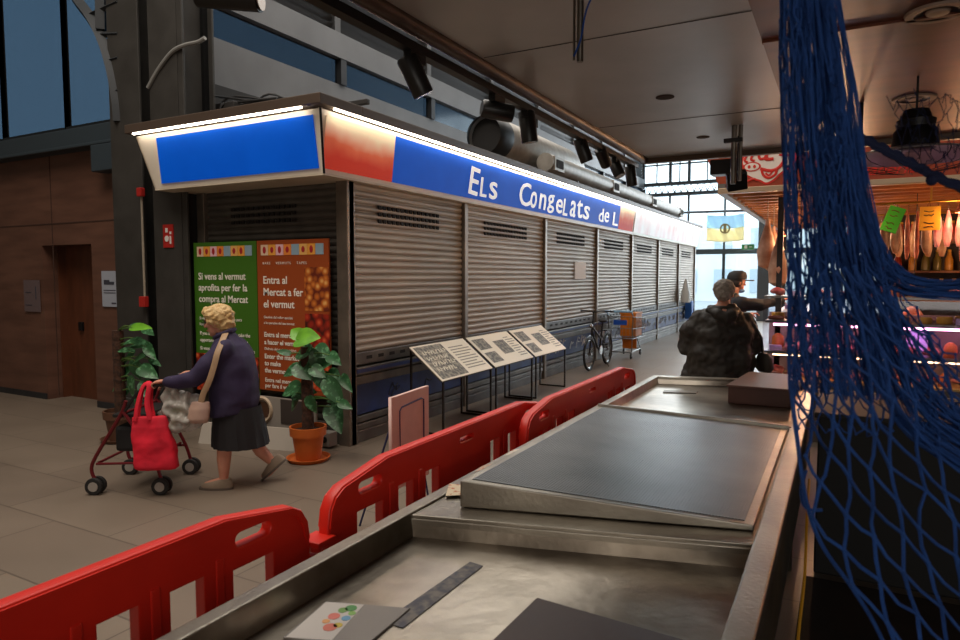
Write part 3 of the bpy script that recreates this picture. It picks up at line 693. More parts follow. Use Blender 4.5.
obj('tray', tray(-.6, DY-.01, .818), TR, fc, label='front tray')
obj('tray', tray(3.64, yE-.1, .845), TR, fc, label='far tray')
obj('deck', MB().box(XL1, XR1, DY+.07, 3.64, RZ-.04, RZ-.01), STEEL, fc)
# raised wedge with ribbed mat
zt = at(460, 484, 0, -1.15).z; P0 = at(460, 514, 2, RZ)
wx0, wx1, wy0, wy1 = -1.175, -.225, 1.985, 3.53
zw = at(460, 484, 1, wy0).z
mb = MB(); mb.prism([(wx0, wy0, RZ-.008), (wx1, wy0, RZ-.008), (wx1, wy0, RZ+.012), (wx0, wy0, zw)], (0, wy1-wy0, 0))
wd = obj('raised_platform', mb, STEEL, fc, bevel=.005)
RIB = mat('ribbed_mat', '76797a', .36, .6, '5e6163', 2.5, .0, 10)
mb = MB(); n = 90; sl = (RZ+.012-zw)/(wx1-wx0)
for i in range(n):
    x0 = wx0+.03+(wx1-wx0-.06)*i/n; wv = (wx1-wx0-.06)/n*.72
    mb.prism([(x0, wy0+.03, zw+(x0-wx0)*sl-.001), (x0+wv, wy0+.03, zw+(x0+wv-wx0)*sl-.001), (x0+wv, wy0+.03, zw+(x0+wv-wx0)*sl+.0028), (x0, wy0+.03, zw+(x0-wx0)*sl+.0028)], (0, wy1-wy0-.06, 0))
mb.prism([(wx0+.03, wy0+.03, zw+.03*sl), (wx1-.03, wy0+.03, RZ+.012-.03*sl), (wx1-.03, wy0+.03, RZ+.0135-.03*sl), (wx0+.03, wy0+.03, zw+.03*sl+.0015)], (0, wy1-wy0-.06, 0))
obj('ribbed_mat', mb, RIB, fc)
obj('back_lip', MB().prism([(wx0-.005, wy1, RZ-.008), (wx1+.005, wy1, RZ-.008), (wx1+.005, wy1, RZ+.028), (wx0-.005, wy1, zw+.012)], (0, .02, 0)), STEEL, fc, bevel=.003)
# sides and legs
obj('front_panel', MB().box(XL0+.02, XL0+.04, -.6, yE, .25, RZ-.05), STEELD, fc)
obj('side_panel', MB().box(XR0-.04, XR0-.02, -.6, yE, .45, RZ-.05), STEELD, fc)
obj('end_panel', MB().box(XL0+.03, XR0-.03, yE-.04, yE-.02, .25, RZ-.05), STEELD, fc)
for x in (XL0+.08, XR0-.08):
    for y in (-.3, 1.9, 3.9, 5.5): obj('leg', MB().cyl((x, y, 0), (x, y, RZ-.05), .022), STEELD, fc, smooth=True)
for _c in fc.children_recursive:
    for _v in _c.data.vertices: _v.co.y += .27*(_v.co.x+fc.location.x+1.3)
# stains of tape on the tray
q = [at(*p, 2, .8195) for p in ((383, 622), (403, 628), (483, 566), (470, 562))]
tag(obj('tape_residue', MB().prism([q[0], q[1], q[2], q[3]], (0, 0, .0012)), mat('tape_grey', '4a4a55', .5, 0, '7c766e', 25, lo=.4, hi=.6)), 'strip of peeled grey-blue tape stuck on the front tray', 'tape')
# leaflet board and dark boxes
def slab(name, pts, z, h, m, label, cat, bevel=.003):
    P = [at(*p, 2, z+h) for p in pts]; P = [Vector((p.x, p.y, z)) for p in P]
    return tag(obj(name, MB().prism(P, (0, 0, h)), m, bevel=bevel), label, cat)
s = slab('price_board', [(326, 601), (410, 608), (366, 645), (283, 637)], .8192, .006, mat('board_grey_blue', '8a8580', .35, .3), 'thin price board with coloured fruit dots lying on the front tray', 'board', .001)
mb = MB(); P = [at(*p, 2, .826) for p in ((326, 602), (364, 604.5), (332, 640), (286, 637))]; mb.prism([Vector((p.x, p.y, .8253)) for p in P], (0, 0, .0008)); obj('white_half', mb, mat('card_white', 'c9c3bd', .5), s)
for i, (px, py, r, c) in enumerate(((334, 616, .016, 'd9786a'), (330, 627, .018, 'd0705c'), (343, 610, .013, '6f9a4a'), (351, 608, .016, '4d8f4a'), (346, 618, .012, '6a9fc4'), (326, 621, .010, 'e0a060'), (338, 625, .012, 'c9b040'), (352, 613, .010, '86b45a'))):
    p = at(px, py, 2, .827); obj('fruit_dot', MB().cyl((p.x, p.y, .8260), (p.x, p.y, .8272), r, seg=18), mat('dot_'+c, c, .5), s)
BX = mat('dark_brown_board', '54403b', .45, 0, '4a3833', 4)
slab('brown_board', [(537, 597), (704, 645), (640, 700), (440, 690)], .8192, .035, BX, 'dark brown flat board lying at the near end of the front tray', 'board')
P = [(at(*p, 2, .955)) for p in ((733, 388), (787, 392), (795, 373), (752, 369))]
s = obj('brown_box', MB().prism([(-.66, 4.78, .8455), (-.26, 4.78, .8455), (-.26, 5.5, .8455), (-.60, 5.5, .8455)], (0, 0, .115)), mat('brown_box', '5a3a32', .45, 0, '4e312b', 4), bevel=.006); tag(s, 'closed brown box lying at the far right end of the steel counter', 'box')
obj('box_lid', MB().prism([(-.67, 4.77, .9605), (-.25, 4.77, .9605), (-.25, 5.51, .9605), (-.61, 5.51, .9605)], (0, 0, .012)), mat('brown_lid', '6e4c42', .45), s, bevel=.003)
s = slab('ice_scraper', [(664, 390), (698, 391), (696, 393), (663, 392)], .8465, .006, STEELD, 'thin steel strip lying on the far tray of the counter', 'strip', .001)
# flyers on the left rim
for i, (pts, c, lab) in enumerate((([(497, 455), (512, 452), (520, 447), (506, 449)], 'd8cfc0', 'small white flyer on the rim beside the far half of the grey platform'), ([(440, 482), (458, 484), (459, 493), (436, 494)], 'd9c7a8', 'crumpled coloured flyer at the near left corner of the grey platform'), ([(472, 472), (486, 468), (492, 463), (480, 466)], 'c9a890', 'faded pinkish flyer on the rim beside the near end of the grey platform'))):
    P = [at(*p, 2, RZ+.001) for p in pts]; dx_ = max(0, -1.333-min(p.x for p in P)); P = [p+Vector((dx_, 0, 0)) for p in P]; s = tag(obj('flyer', MB().prism([Vector((p.x, p.y, RZ+.0005)) for p in P], (0, 0, .0012)), mat('flyer_%d_paper' % i, c, .6, 0, 'c0704a', 40, lo=.55, hi=.6), ), lab, 'flyer', None)

# ============================================================ RED BARRIERS
def barrier(name, x, y0, y1, label, left_round=True, right_round=True, solid_mid=False, hooks='L'):
    L = y1-y0; o = thing('plastic_barrier', label, 'barrier', (x, (y0+y1)/2, 0), 0, 'red plastic crowd barriers')
    t = .045; ch = .05
    top = [(L-.16, 1.0-ch*.6), (L-.35, 1.0)] if right_round else [(L, 1.0)]
    out = [(.0, .12), (L, .12)]
    if right_round: out += [(L, .84), (L-.010, .90), (L-.035, .94), (L-.08, .965), (L-.34, 1.01)]
    else: out += [(L, 1.01)]
    if left_round: out += [(.34, 1.01), (.08, .965), (.035, .94), (.010, .90), (0, .84)]
    else: out += [(0, 1.01)]
    holes = []; tb = .875
    tb = .875
    def slot(a, b, c, d): holes.append(rrect(a, c, b, d, (d-c)*.49, 5)[::-1])
    slot(.16, .31, .908, .962); slot(L-.31, L-.16, .908, .962)
    if solid_mid: slot(L*.5-.07, L*.5+.07, .935, .968)
    win = [(.15, .32, .855), (.41, .53, .88), (.61, .73, .885)]
    x_ = .82
    while not solid_mid and x_ < L/2: win.append((x_, min(x_+.12, L/2-.03), .885)); x_ += .2
    for a, b, hi in win:
        holes.append([(a, .30), (a, hi), (b, hi), (b, .30)]); holes.append([(L-b, .30), (L-b, hi), (L-a, hi), (L-a, .30)])
    posts_ = [win[i][1]/2+win[i+1][0]/2 for i in range(len(win)-1)]; posts_ += [L-q for q in posts_]
    me = curve_mesh([out]+holes, t-.012, .006)
    mb = MB(); mb.mesh(me, frame((x, y0, 0), (0, 1, 0), (0, 0, 1)))
    obj('barrier_frame', mb, RED, o, smooth=False)
    # wider top rail following the outline
    pts = [(max(p[0], .0), p[1]) for p in out[2:]]
    W = .028; mb = MB(); n2 = len(pts)
    ins = []
    cx, cz = L/2, .3
    for (a, b) in pts: 
        v = Vector((cx-a, cz-b)); ins.append((a+(.018 if a < .1 else (-.018 if a > L-.1 else 0)), b-(.010 if b > .88 else 0)))
    A = [[mb.bm.verts.new((x+sx*W, y0+p[0], p[1])) for p in pts] for sx in (-1, 1)]; Bq = [[mb.bm.verts.new((x+sx*W, y0+p[0], p[1])) for p in ins] for sx in (-1, 1)]
    for i in range(n2-1):
        mb.bm.faces.new((A[0][i], A[0][i+1], A[1][i+1], A[1][i])); mb.bm.faces.new((Bq[0][i], Bq[1][i], Bq[1][i+1], Bq[0][i+1]))
        for s_ in (0, 1): mb.bm.faces.new((A[s_][i], A[s_][i+1], Bq[s_][i+1], Bq[s_][i]))
    for k in (0, -1): mb.bm.faces.new((A[0][k], A[1][k], Bq[1][k], Bq[0][k]))
    obj('top_rail', mb, RED, o)
    for q in posts_: obj('post_rib', MB().box(x-.027, x+.027, y0+q-.014, y0+q+.014, .2, tb+.03), RED, o, bevel=.004)
    for yy in (y0+.3, y1-.3): obj('foot', MB().box(x-.2, x+.2, yy-.05, yy+.05, 0, .05).box(x-.035, x+.035, yy-.04, yy+.04, .05, .13), mat('black_rubber', '1b1b1b', .7), o, bevel=.01)
    if 'L' in hooks:
        mb = MB(); mb.box(x-.045, x+.045, y0-.08, y0+.01, .80, .82)
        for k in range(5): mb.cyl((x, y0-.045, .795-k*.03), (x, y0-.045, .775-k*.03), .022+.004*(k % 2))
        obj('hinge_hook', mb, RED, o, bevel=.003)
    return o
barrier('b', -1.57, -.37, 1.65, 'red plastic barrier nearest the camera, running off the left edge', hooks='')
barrier('b', -1.56, 1.74, 3.68, 'middle red plastic barrier in front of the pink easel board', solid_mid=True)
barrier('b', -1.47, 3.2, 5.32, 'farthest red plastic barrier, beside the far end of the steel counter', solid_mid=True, hooks='')

# ============================================================ LECTERN INFO PANELS
INK = voro('archive_photo', '24221d', '57534a', '938c7c', 22)
def lectern(y0, y1, label, dark):
    o = thing('info_lectern', label, 'display stand', (-3.9, (y0+y1)/2, 0), 0, 'slanted information stands')
    xf_, zf, xb, zb = -3.70, .585, -4.12, .925
    nrm = Vector((zb-zf, 0, -(xb-xf_))).normalized()
    if nrm.z < 0: nrm = -nrm
    P = [(xf_, y0+.14*0, zf), (xf_, y1, zf), (xb, y1, zb), (xb, y0, zb)]
    obj('panel', MB().prism([Vector(p) for p in P], nrm*.014), mat('info_panel_cream', 'ebe3d0', .5), o)
    def sub(name, a0, a1, b0, b1, m, h=.0155):
        Q = [Vector((xf_, y0, zf)).lerp(Vector((xb, y0, zb)), b)+Vector((0, (y1-y0)*a, 0))+nrm*h for a, b in ((a0, b0), (a1, b0), (a1, b1), (a0, b1))]
        obj(name, MB().prism(Q, nrm*.0006), m, o)
    if dark: 
        sub('printed_photo', .03, .52, .04, .96, INK)
        mb = MB()
        for k, t in enumerate(('x'*9, 'x'*8, 'x'*9, 'x'*7)):
            b = .70-k*.16; pos = Vector((xf_, y0, zf)).lerp(Vector((xb, y0, zb)), b)+Vector((0, (y1-y0)*.09, 0))+nrm*.0165
            up_ = (Vector((xb, 0, zb))-Vector((xf_, 0, zf))).normalized(); r3 = random.Random(k)
            for q in range(len(t)):
                y_ = q*.055; mb.tube([pos+Vector((0, y_, 0))+up_*.005, pos+Vector((0, y_+r3.uniform(0, .03), 0))+up_*.06], .006, 4)
                mb.tube([pos+Vector((0, y_, 0))+up_*r3.choice((.01, .035, .06)), pos+Vector((0, y_+.035, 0))+up_*r3.choice((.01, .035, .06))], .006, 4)
        obj('title_text', mb, mat('panel_white', 'e8e2d2', .5), o)
    else:
        sub('printed_photo', .05, .30, .12, .45, INK); sub('printed_photo', .05, .32, .55, .9, INK); sub('printed_photo', .45, .72, .3, .75, INK)
    mb = MB()
    for c in ((.58, .95) if dark else (.76, .96),):
        for k in range(9): 
            b = .15+k*.08
            Q0 = Vector((xf_, y0, zf)).lerp(Vector((xb, y0, zb)), b)+nrm*.0155
            mb.prism([Q0+Vector((0, (y1-y0)*c[0], 0)), Q0+Vector((0, (y1-y0)*(c[1]-.08*(k % 3 == 2)), 0)), Q0+Vector((-.012, (y1-y0)*(c[1]-.08*(k % 3 == 2)), .0097)), Q0+Vector((-.012, (y1-y0)*c[0], .0097))], nrm*.0004)
    obj('small_text', mb, mat('text_grey', '8a8578', .6), o)
    fr = mat('lectern_frame', '2c2118', .4, .7)
    for y in (y0+.03, y1-.03):
        obj('leg', MB().box(xf_-.01, xf_+.01, y-.01, y+.01, 0, zf), fr, o); obj('leg', MB().box(xb+.0, xb+.02, y-.01, y+.01, 0, zb-.01), fr, o)
        obj('foot_bar', MB().box(xb+.02, xf_-.01, y-.008, y+.008, .0, .02), fr, o)
    obj('panel_edge', MB().tube([P[0], P[1]], .008, 4).tube([P[3], P[2]], .008, 4).tube([P[0], P[3]], .008, 4).tube([P[1], P[2]], .008, 4), fr, o)
lectern(5.98, 7.14, 'slanted information stand nearest the kiosk corner, with large dark title photo', True)
lectern(7.22, 8.36, 'middle slanted information stand of the three, with small archive photos', False)
lectern(8.44, 9.6, 'farthest slanted information stand, nearest the bicycle', False)
# pink easel board
a = at(390, 398, 2, .92); c = at(427, 386, 2, .92)
PX = a.x; s = thing('easel_board', 'pale pink menu board with a blue outline on thin blue legs behind the middle barrier', 'board', (PX, (a.y+c.y)/2, 0))
c.y = a.y+.30+.06
yy0, yy1 = a.y, at(427, 386, 0, PX).y
zz0 = .92; tl = at(427, 386, 0, PX).z
me = curve_mesh([[(0, .30), (yy1-yy0, .30), (yy1-yy0, tl-.0), ((yy1-yy0)*.9, tl), ((yy1-yy0)*.12, zz0), (0, zz0)]], .02, .003)
obj('board', MB().mesh(me, frame((PX, yy0, 0), (0, 1, 0), (0, 0, 1))), mat('pale_pink_board', 'd4b4ac', .5, 0, 'c6a69e', 5), s)
BL = mat('navy_line', '1a2250', .5); w_ = yy1-yy0
mb = MB(); P = [(PX+.014, yy0+w_*.2, .36), (PX+.014, yy0+w_*.85, .36), (PX+.014, yy0+w_*.85, tl-.08), (PX+.014, yy0+w_*.78, tl-.07), (PX+.014, yy0+w_*.25, zz0-.08), (PX+.014, yy0+w_*.2, zz0-.1)]
mb.tube(P, .006, 4, closed=True); obj('blue_outline', mb, BL, s)
for yy, dx in ((yy0+.04, .0), (yy1-.04, .0), (yy0+.04, -.28), (yy1-.04, -.28)): obj('leg', MB().tube([(PX-.015, yy, .75), (PX-.015+dx, yy, 0)] if dx else [(PX-.0, yy, .31), (PX+.06, yy, 0)], .008, 6), BL, s)

# ============================================================ POTTED PLANTS
def leaf(mb, base, tip, W, up=(0, 0, 1), droop=.12):
    base, tip = Vector(base), Vector(tip); d = tip-base; L = d.length; d.normalize(); s = d.cross(Vector(up)); 
    if s.length < .05: s = Vector((1, 0, 0))
    s.normalize(); n = s.cross(d); rows = []
    prof = [(-.08, .0), (-.14, .30), (-.05, .72), (.12, .96), (.32, 1), (.52, .86), (.72, .58), (.88, .28), (1, .02)]
    for t, wv in prof:
        row = []
        for k in (-1, -.5, 0, .5, 1):
            tt = t if abs(k) > .1 else max(t, 0)
            p = base+d*L*(tt)+s*k*W/2*wv+n*(abs(k)*.12*W*wv-droop*L*max(t, 0)**2)
            row.append(mb.bm.verts.new(p))
        rows.append(row)
    for i in range(len(rows)-1):
        for k in range(4): mb.bm.faces.new((rows[i][k], rows[i][k+1], rows[i+1][k+1], rows[i+1][k]))
def plant(label, cx, cy, potm, leaves, scale, ztop, lights):
    o = thing('potted_plant', label, 'plant', (cx, cy, 0), 0)
    pr = .165*scale
    obj('saucer', MB().lathe([(.0, 0), (pr*1.05, 0), (pr*1.22, .035), (pr*1.15, .035), (pr, .012), (0, .012)], (cx, cy, 0), 36, False), potm, o, smooth=True)
    obj('pot', MB().lathe([(0, .014), (pr*.68, .014), (pr*.88, .24*scale), (pr*1.0, .24*scale), (pr*1.03, .32*scale), (pr*.93, .32*scale), (pr*.9, .27*scale), (0, .27*scale)], (cx, cy, 0), 36, False), potm, o, smooth=True)
    obj('soil', MB().lathe([(0, .285*scale), (pr*.9, .28*scale)], (cx, cy, 0), 24, False), mat('soil', '2e2018', .9), o)
    rn = random.Random(3)
    mb = MB(); P = [(cx, cy, .27*scale+(ztop-.27*scale)*i/24) for i in range(25)]; mb.tube(P, [.052*scale*(1+.12*rn.random()) for _ in P], 14); obj('trunk', mb, TRUNK, o)
    m1, m2, st = MB(), MB(), MB()
    for i, (px, py, ln, ang, wv) in enumerate(leaves):
        dy = rn.uniform(-.12, .05); c0 = at(px, py, 1, cy+dy); d = (Vector((math.cos(ang), rn.uniform(-.5, .1), math.sin(ang)))).normalized()*ln
        b0 = c0-d*.45; b1 = c0+d*.55
        leaf(m2 if i in lights else m1, b0, b1, wv, (rn.uniform(-.3, .3), -.75, .65), .15)
        st.tube(smooth_path([(cx, cy, min(b0.z-.03, ztop)), ((cx+b0.x)/2, (cy+b0.y)/2, b0.z+.01), b0], 3), .006, 5)
    obj('leaves', m1, LEAF, o, smooth=True); obj('new_leaves', m2, LEAFL, o, smooth=True, label='bright light green young leaves'); obj('leaf_stems', st, mat('stem_green', '4d6b2f', .5), o)
    return o
L = [(307,338,.24,.2,.22),(296,333,.15,2.6,.14),(322,352,.22,-.2,.17),(302,353,.22,3.3,.18),(334,359,.2,-.3,.12),(291,371,.2,3.5,.15),(304,371,.2,-.6,.2),(290,390,.22,3.5,.17),(304,392,.26,.2,.19),(294,404,.2,3.9,.15),(318,372,.16,-.4,.13),(334,377,.17,-.5,.14),(334,392,.26,-.85,.17),(333,400,.16,.1,.08),(335,418,.3,-.75,.19),(346,383,.2,-.6,.1),(325,365,.2,.5,.13),(316,358,.2,1.8,.15),(322,382,.18,-1.0,.13),(312,405,.16,-1.2,.12),(345,405,.15,-.2,.09),(283,352,.15,2.9,.07)]
plant('tall green climbing plant in an orange terracotta pot by the kiosk corner', -4.32, 4.62, TERRA, L, 1.0, 1.06, (0, 1))
L = [(140,327,.26,.1,.1),(133,326,.2,3.0,.09),(148,331,.2,-.2,.1),(141,344,.24,.1,.12),(131,341,.2,3.3,.08),(128,358,.2,3.8,.12),(140,357,.26,.4,.12),(150,352,.2,-.6,.1),(126,372,.24,3.7,.14),(137,370,.2,-1.4,.15),(148,372,.24,-.3,.15),(118,385,.26,3.6,.14),(132,388,.22,-1.8,.16),(145,389,.22,-.7,.14),(121,396,.24,3.9,.13),(138,400,.2,-1.5,.14),(155,362,.15,-.4,.07),(124,350,.16,3.2,.07)]
plant('leafy green plant in a pot behind the rollator, beside the iron column', -6.55, 4.25, mat('brown_pot', '5a3a28', .6), L, 1.0, 1.15, (0,))
mb = MB(); p = at(141, 300, 1, 4.9); 

# ============================================================ BICYCLE
bk = thing('bicycle', 'small black city bicycle parked against the shutters', 'bicycle', (-3.95, 11.95, 0), 0)
RUB = mat('tyre_rubber', '1c1b1a', .7); BF = mat('bike_frame_dark', '2a2a2c', .35, .5); CH = mat('chrome', 'a8a6a2', .25, 1)
bx0 = -3.95; r = .30
for y in (11.42, 12.46):
    wv = obj('wheel', MB().torus((bx0, y, r), r-.022, .022, (1, 0, 0), 36, 8), RUB, bk, smooth=True)
    obj('rim', MB().torus((bx0, y, r), r-.05, .009, (1, 0, 0), 32, 6), CH, wv, smooth=True)
    mb = MB()
    for k in range(16): a = k*PI/8; mb.tube([(bx0, y, r), (bx0, y+(r-.05)*math.cos(a), r+(r-.05)*math.sin(a))], .0016, 4)
    obj('spokes', mb, CH, wv); obj('hub', MB().cyl((bx0-.04, y, r), (bx0+.04, y, r), .02), CH, wv)
    obj('mudguard', MB().tube([(bx0, y+(r+.02)*math.cos(a), r+(r+.02)*math.sin(a)) for a in [math.radians(20+i*14) for i in range(10)]], .022, 6, flat=.35), BF, bk, smooth=True)
def tb(P, rr=.016, name='frame_tube', m=BF): obj(name, MB().tube([(bx0+p[0], p[1], p[2]) for p in P], rr, 8), m, bk, smooth=True)
tb([(0, 11.42, r), (0, 11.52, .62), (0, 11.60, .86)], .015, 'fork'); tb([(0, 11.55, .70), (0, 11.85, .40), (0, 12.0, .32)], .022); tb([(0, 12.0, .32), (0, 12.16, .82)], .018, 'seat_tube'); tb([(0, 12.0, .32), (0, 12.46, r)], .012); tb([(0, 12.10, .62), (0, 12.46, r)], .010); tb([(0, 11.57, .78), (0, 12.08, .52)], .018)
tb([(0, 11.60, .86), (0, 11.63, 1.05)], .014, 'stem'); tb([(-.28, 11.75, 1.06), (-.15, 11.66, 1.07), (0, 11.62, 1.05), (.15, 11.66, 1.07), (.28, 11.75, 1.06)], .012, 'handlebar')
for sx in (-1, 1): tb([(sx*.28, 11.75, 1.06), (sx*.30, 11.86, 1.055)], .018, 'grip', RUB)
obj('saddle', MB().ell((bx0, 12.18, .86), (.075, .14, .035), 16, 8), RUB, bk, smooth=True)
obj('chainring', MB().cyl((bx0+.03, 12.0, .32), (bx0+.036, 12.0, .32), .085, seg=28), CH, bk)
for sy in (-1, 1): obj('pedal', MB().box(bx0+sy*.07-.03, bx0+sy*.07+.05*sy+.03, 12.0+sy*.03-.02, 12.0+sy*.12, .32+sy*.11-.012, .32+sy*.11+.012), RUB, bk)
obj('luggage_rack', MB().box(bx0-.06, bx0+.06, 12.25, 12.62, .66, .675).tube([(bx0-.06, 12.5, .66), (bx0-.05, 12.46, r)], .006, 5).tube([(bx0+.06, 12.5, .66), (bx0+.05, 12.46, r)], .006, 5), BF, bk)
obj('kickstand', MB().tube([(bx0, 12.1, .28), (bx0+.14, 12.13, 0)], .009, 5), CH, bk)
obj('headlamp', MB().ell((bx0, 11.5, .8), (.035, .04, .035), 12, 8), CH, bk, smooth=True)

# ============================================================ SHOPPING CART
ct = thing('shopping_cart', 'wire shopping cart with a pale blue handle holding an orange crate', 'cart', (-3.93, 13.9, 0), .0)
WIRE = mat('cart_wire', '8e8e8c', .35, .9); cx0, cx1, cy0, cy1 = -4.22, -3.70, 13.35, 14.3
mb = MB()
for k in range(13):
    y = cy0+.02+(cy1-cy0-.04)*k/12
    for x in (cx0, cx1): mb.tube([(x, y, .80+.07*(1-k/12)), (x+(.05 if x == cx0 else -.05), y+.0, .42)], .0035, 4)
for k in range(8):
    x = cx0+(cx1-cx0)*k/7
    mb.tube([(x, cy0, .87), (x, cy0+.04, .42)], .0035, 4); mb.tube([(x, cy1, .80), (x, cy1-.04, .42)], .0035, 4); mb.tube([(x, cy0+.04, .42), (x, cy1-.04, .42)], .0035, 4)
obj('basket_wires', mb, WIRE, ct)
for z, dz in ((.80, .07), (.6, .03), (.42, 0)): obj('basket_hoop', MB().tube([(cx0, cy0, z+dz), (cx1, cy0, z+dz), (cx1, cy1, z), (cx0, cy1, z)], .007, 6, closed=True), WIRE, ct)
obj('chassis', MB().tube([(cx0+.04, cy0+.02, .14), (cx0+.08, cy1-.02, .14), (cx1-.08, cy1-.02, .14), (cx1-.04, cy0+.02, .14)], .013, 6, closed=True).tube([(cx0+.03, cy0+.05, .14), (cx0, cy0+.0, .9)], .012, 6).tube([(cx1-.03, cy0+.05, .14), (cx1, cy0, .9)], .012, 6).tube([(cx1-.08, cy1-.04, .14), (cx1-.1, cy1-.3, .42)], .012, 6).tube([(cx0+.08, cy1-.04, .14), (cx0+.1, cy1-.3, .42)], .012, 6), WIRE, ct, smooth=True)
obj('handle', MB().tube([(cx0, cy0, .9), (cx0, cy0-.12, .98)], .012, 6).tube([(cx1, cy0, .9), (cx1, cy0-.12, .98)], .012, 6).tube([(cx0-.03, cy0-.12, .98), (cx1+.03, cy0-.12, .98)], .022, 10), mat('handle_pale_blue', '86b4d8', .4), ct, smooth=True)
obj('name_tag', MB().box(cx0+.12, cx1-.12, cy0-.012, cy0-.004, .70, .80), mat('cart_blue', '1a4fb4', .4), ct)
for x, y in ((cx0+.04, cy0+.04), (cx1-.04, cy0+.04), (cx0+.08, cy1-.05), (cx1-.08, cy1-.05)):
    q = obj('caster', MB().torus((x, y, .06), .045, .015, (1, 0, 0), 18, 6), RUB, ct, smooth=True); obj('caster_fork', MB().box(x-.022, x+.022, y-.015, y+.015, .055, .13), WIRE, q)
ORG = mat('orange_crate', 'd07a1c', .5, 0, 'bd6c16', 4)
cr = obj('orange_crate', MB().box(cx0+.16, cx1-.03, cy1-.62, cy1-.14, .44, .92), ORG, bevel=.01); tag(cr, 'tall orange crate standing in the wire shopping cart', 'crate')
obj('crate_rim', MB().box(cx0+.15, cx1-.02, cy1-.63, cy1-.13, .90, .935), ORG, cr, bevel=.004)
obj('lower_panel', MB().box(cx0+.12, cx1-.1, cy1-.3, cy1-.26, .155, .40), ORG, ct, bevel=.005, label='orange lower panel')
# blue collection box at the far kiosk corner
p = at(689, 312, 0, -4.2)
s = obj('blue_box', MB().box(-4.27, -4.07, 21.3, 21.6, p.z-.2, p.z+.35), mat('bin_blue', '1f5fb0', .5), bevel=.01); tag(s, 'small blue box fixed at the far end of the kiosk', 'box')
s = obj('white_bag', MB().rings([(-4.12, 20.6, .9, .14, .2), (-4.12, 20.6, 1.2, .13, .17), (-4.12, 20.6, 1.5, .05, .06), (-4.12, 20.6, 1.6, .03, .04)], 14), mat('bag_white', 'd8d8d6', .6), smooth=True); tag(s, 'white bag hanging at the far end of the shutters', 'bag')
s['category'] = 'bag'

# ============================================================ PEOPLE
def fingers(mb, palm, fwd, nrm, side, s=1.0, curl=1.0):
    """palm centre, finger direction, curl direction (palm normal), thumb side vector"""
    fwd, nrm, side = Vector(fwd).normalized(), Vector(nrm).normalized(), Vector(side).normalized()
    M = Matrix((fwd, side, nrm)).transposed().to_4x4()
    mb.ell(palm, (.048*s, .040*s, .017*s), 14, 10, M)
    for i, (o, ln) in enumerate(((.030, .068), (.010, .078), (-.010, .072), (-.029, .056))):
        b = Vector(palm)+fwd*.030*s+side*o*s; P = [b]; a = .35*curl
        for k in range(3):
            b = b+(fwd*math.cos(a)+nrm*math.sin(a))*ln*s*(.42, .33, .25)[k]; P.append(b); a += .75*curl
        mb.limb(P, [.0095*s, .009*s, .0082*s, .007*s], 8)
    b = Vector(palm)-fwd*.02*s+side*.034*s; P = [b, b+(fwd*.55+side*.7+nrm*.3)*.03*s, b+(fwd*.9+side*.45+nrm*1.0)*.045*s, b+(fwd*1.1+side*.0+nrm*1.4)*.05*s]
    mb.limb(P, [.0125*s, .011*s, .010*s, .008*s], 8)
def headm(mb, c, f, s=1.0, tilt=0.0, sz=.093, back=0):
    """skull, jaw, nose, ears; c = head centre, f = facing (horizontal)"""
    f = Vector(f).normalized(); l = Vector((0, 0, 1)).cross(f); u = Vector((0, 0, 1)); f2 = (f*math.cos(tilt)-u*math.sin(tilt)); u2 = (u*math.cos(tilt)+f*math.sin(tilt))
    M = Matrix((f2, l, u2)).transposed().to_4x4(); c = Vector(c)
    G = lambda x, y, z: c+(f2*x+l*y+u2*z)*s
    mb.ell(c+u2*.015*s, (.095*s, .076*s, .100*s), 20, 14, M); mb.ell(G(.035, 0, -.055), (.055*s, .055*s, .062*s), 16, 12, M)
    mb.ell(G(.066, 0, -.098), (.022*s, .024*s, .02*s), 12, 8, M)
    mb.limb([G(.084, 0, .012), G(.108, 0, -.022)], [.009*s, .0145*s], 10); mb.ell(G(.105, .012, -.026), .009*s, 8, 6); mb.ell(G(.105, -.012, -.026), .009*s, 8, 6)
    mb.ell(G(.085, .0, .028), (.012*s, .045*s, .010*s), 10, 8, M)
    mb.ell(G(.088, 0, -.056), (.010*s, .024*s, .006*s), 10, 6, M); mb.ell(G(.086, 0, -.068), (.011*s, .022*s, .007*s), 10, 6, M)
    for k in (-1, 1):
        mb.ell(G(-.004, k*.076, -.012), (.018*s, .009*s, .031*s), 12, 8, M); mb.ell(G(.07, k*.036, -.02), (.02*s, .02*s, .02*s), 10, 8, M)
    return G, M
def eyes(o, G, s):
    mb = MB()
    for k in (-1, 1): mb.ell(G(.084, k*.031, .008), .0105*s, 10, 8)
    obj('eyes', mb, mat('eye_dark', '4a3f38', .3), o, smooth=True)
    mb = MB()
    for k in (-1, 1): mb.tube([G(.086, k*.018, .024), G(.09, k*.033, .029), G(.08, k*.048, .023)], .004*s, 5)
    obj('eyebrows', mb, mat('brow', '6a5846', .8), o)
    obj('lips', MB().ell(G(.094, 0, -.061), (.007*s, .021*s, .006*s), 10, 6), mat('lips', 'a35a50', .5), o, smooth=True)
def wobble(mb, amp, sc, seed=0):
    bmesh.ops.recalc_face_normals(mb.bm, faces=mb.bm.faces); mb.bm.normal_update()
    for v in mb.bm.verts: v.co += v.normal*amp*noise.noise(v.co*sc+Vector((seed, 0, 0)))
    return mb
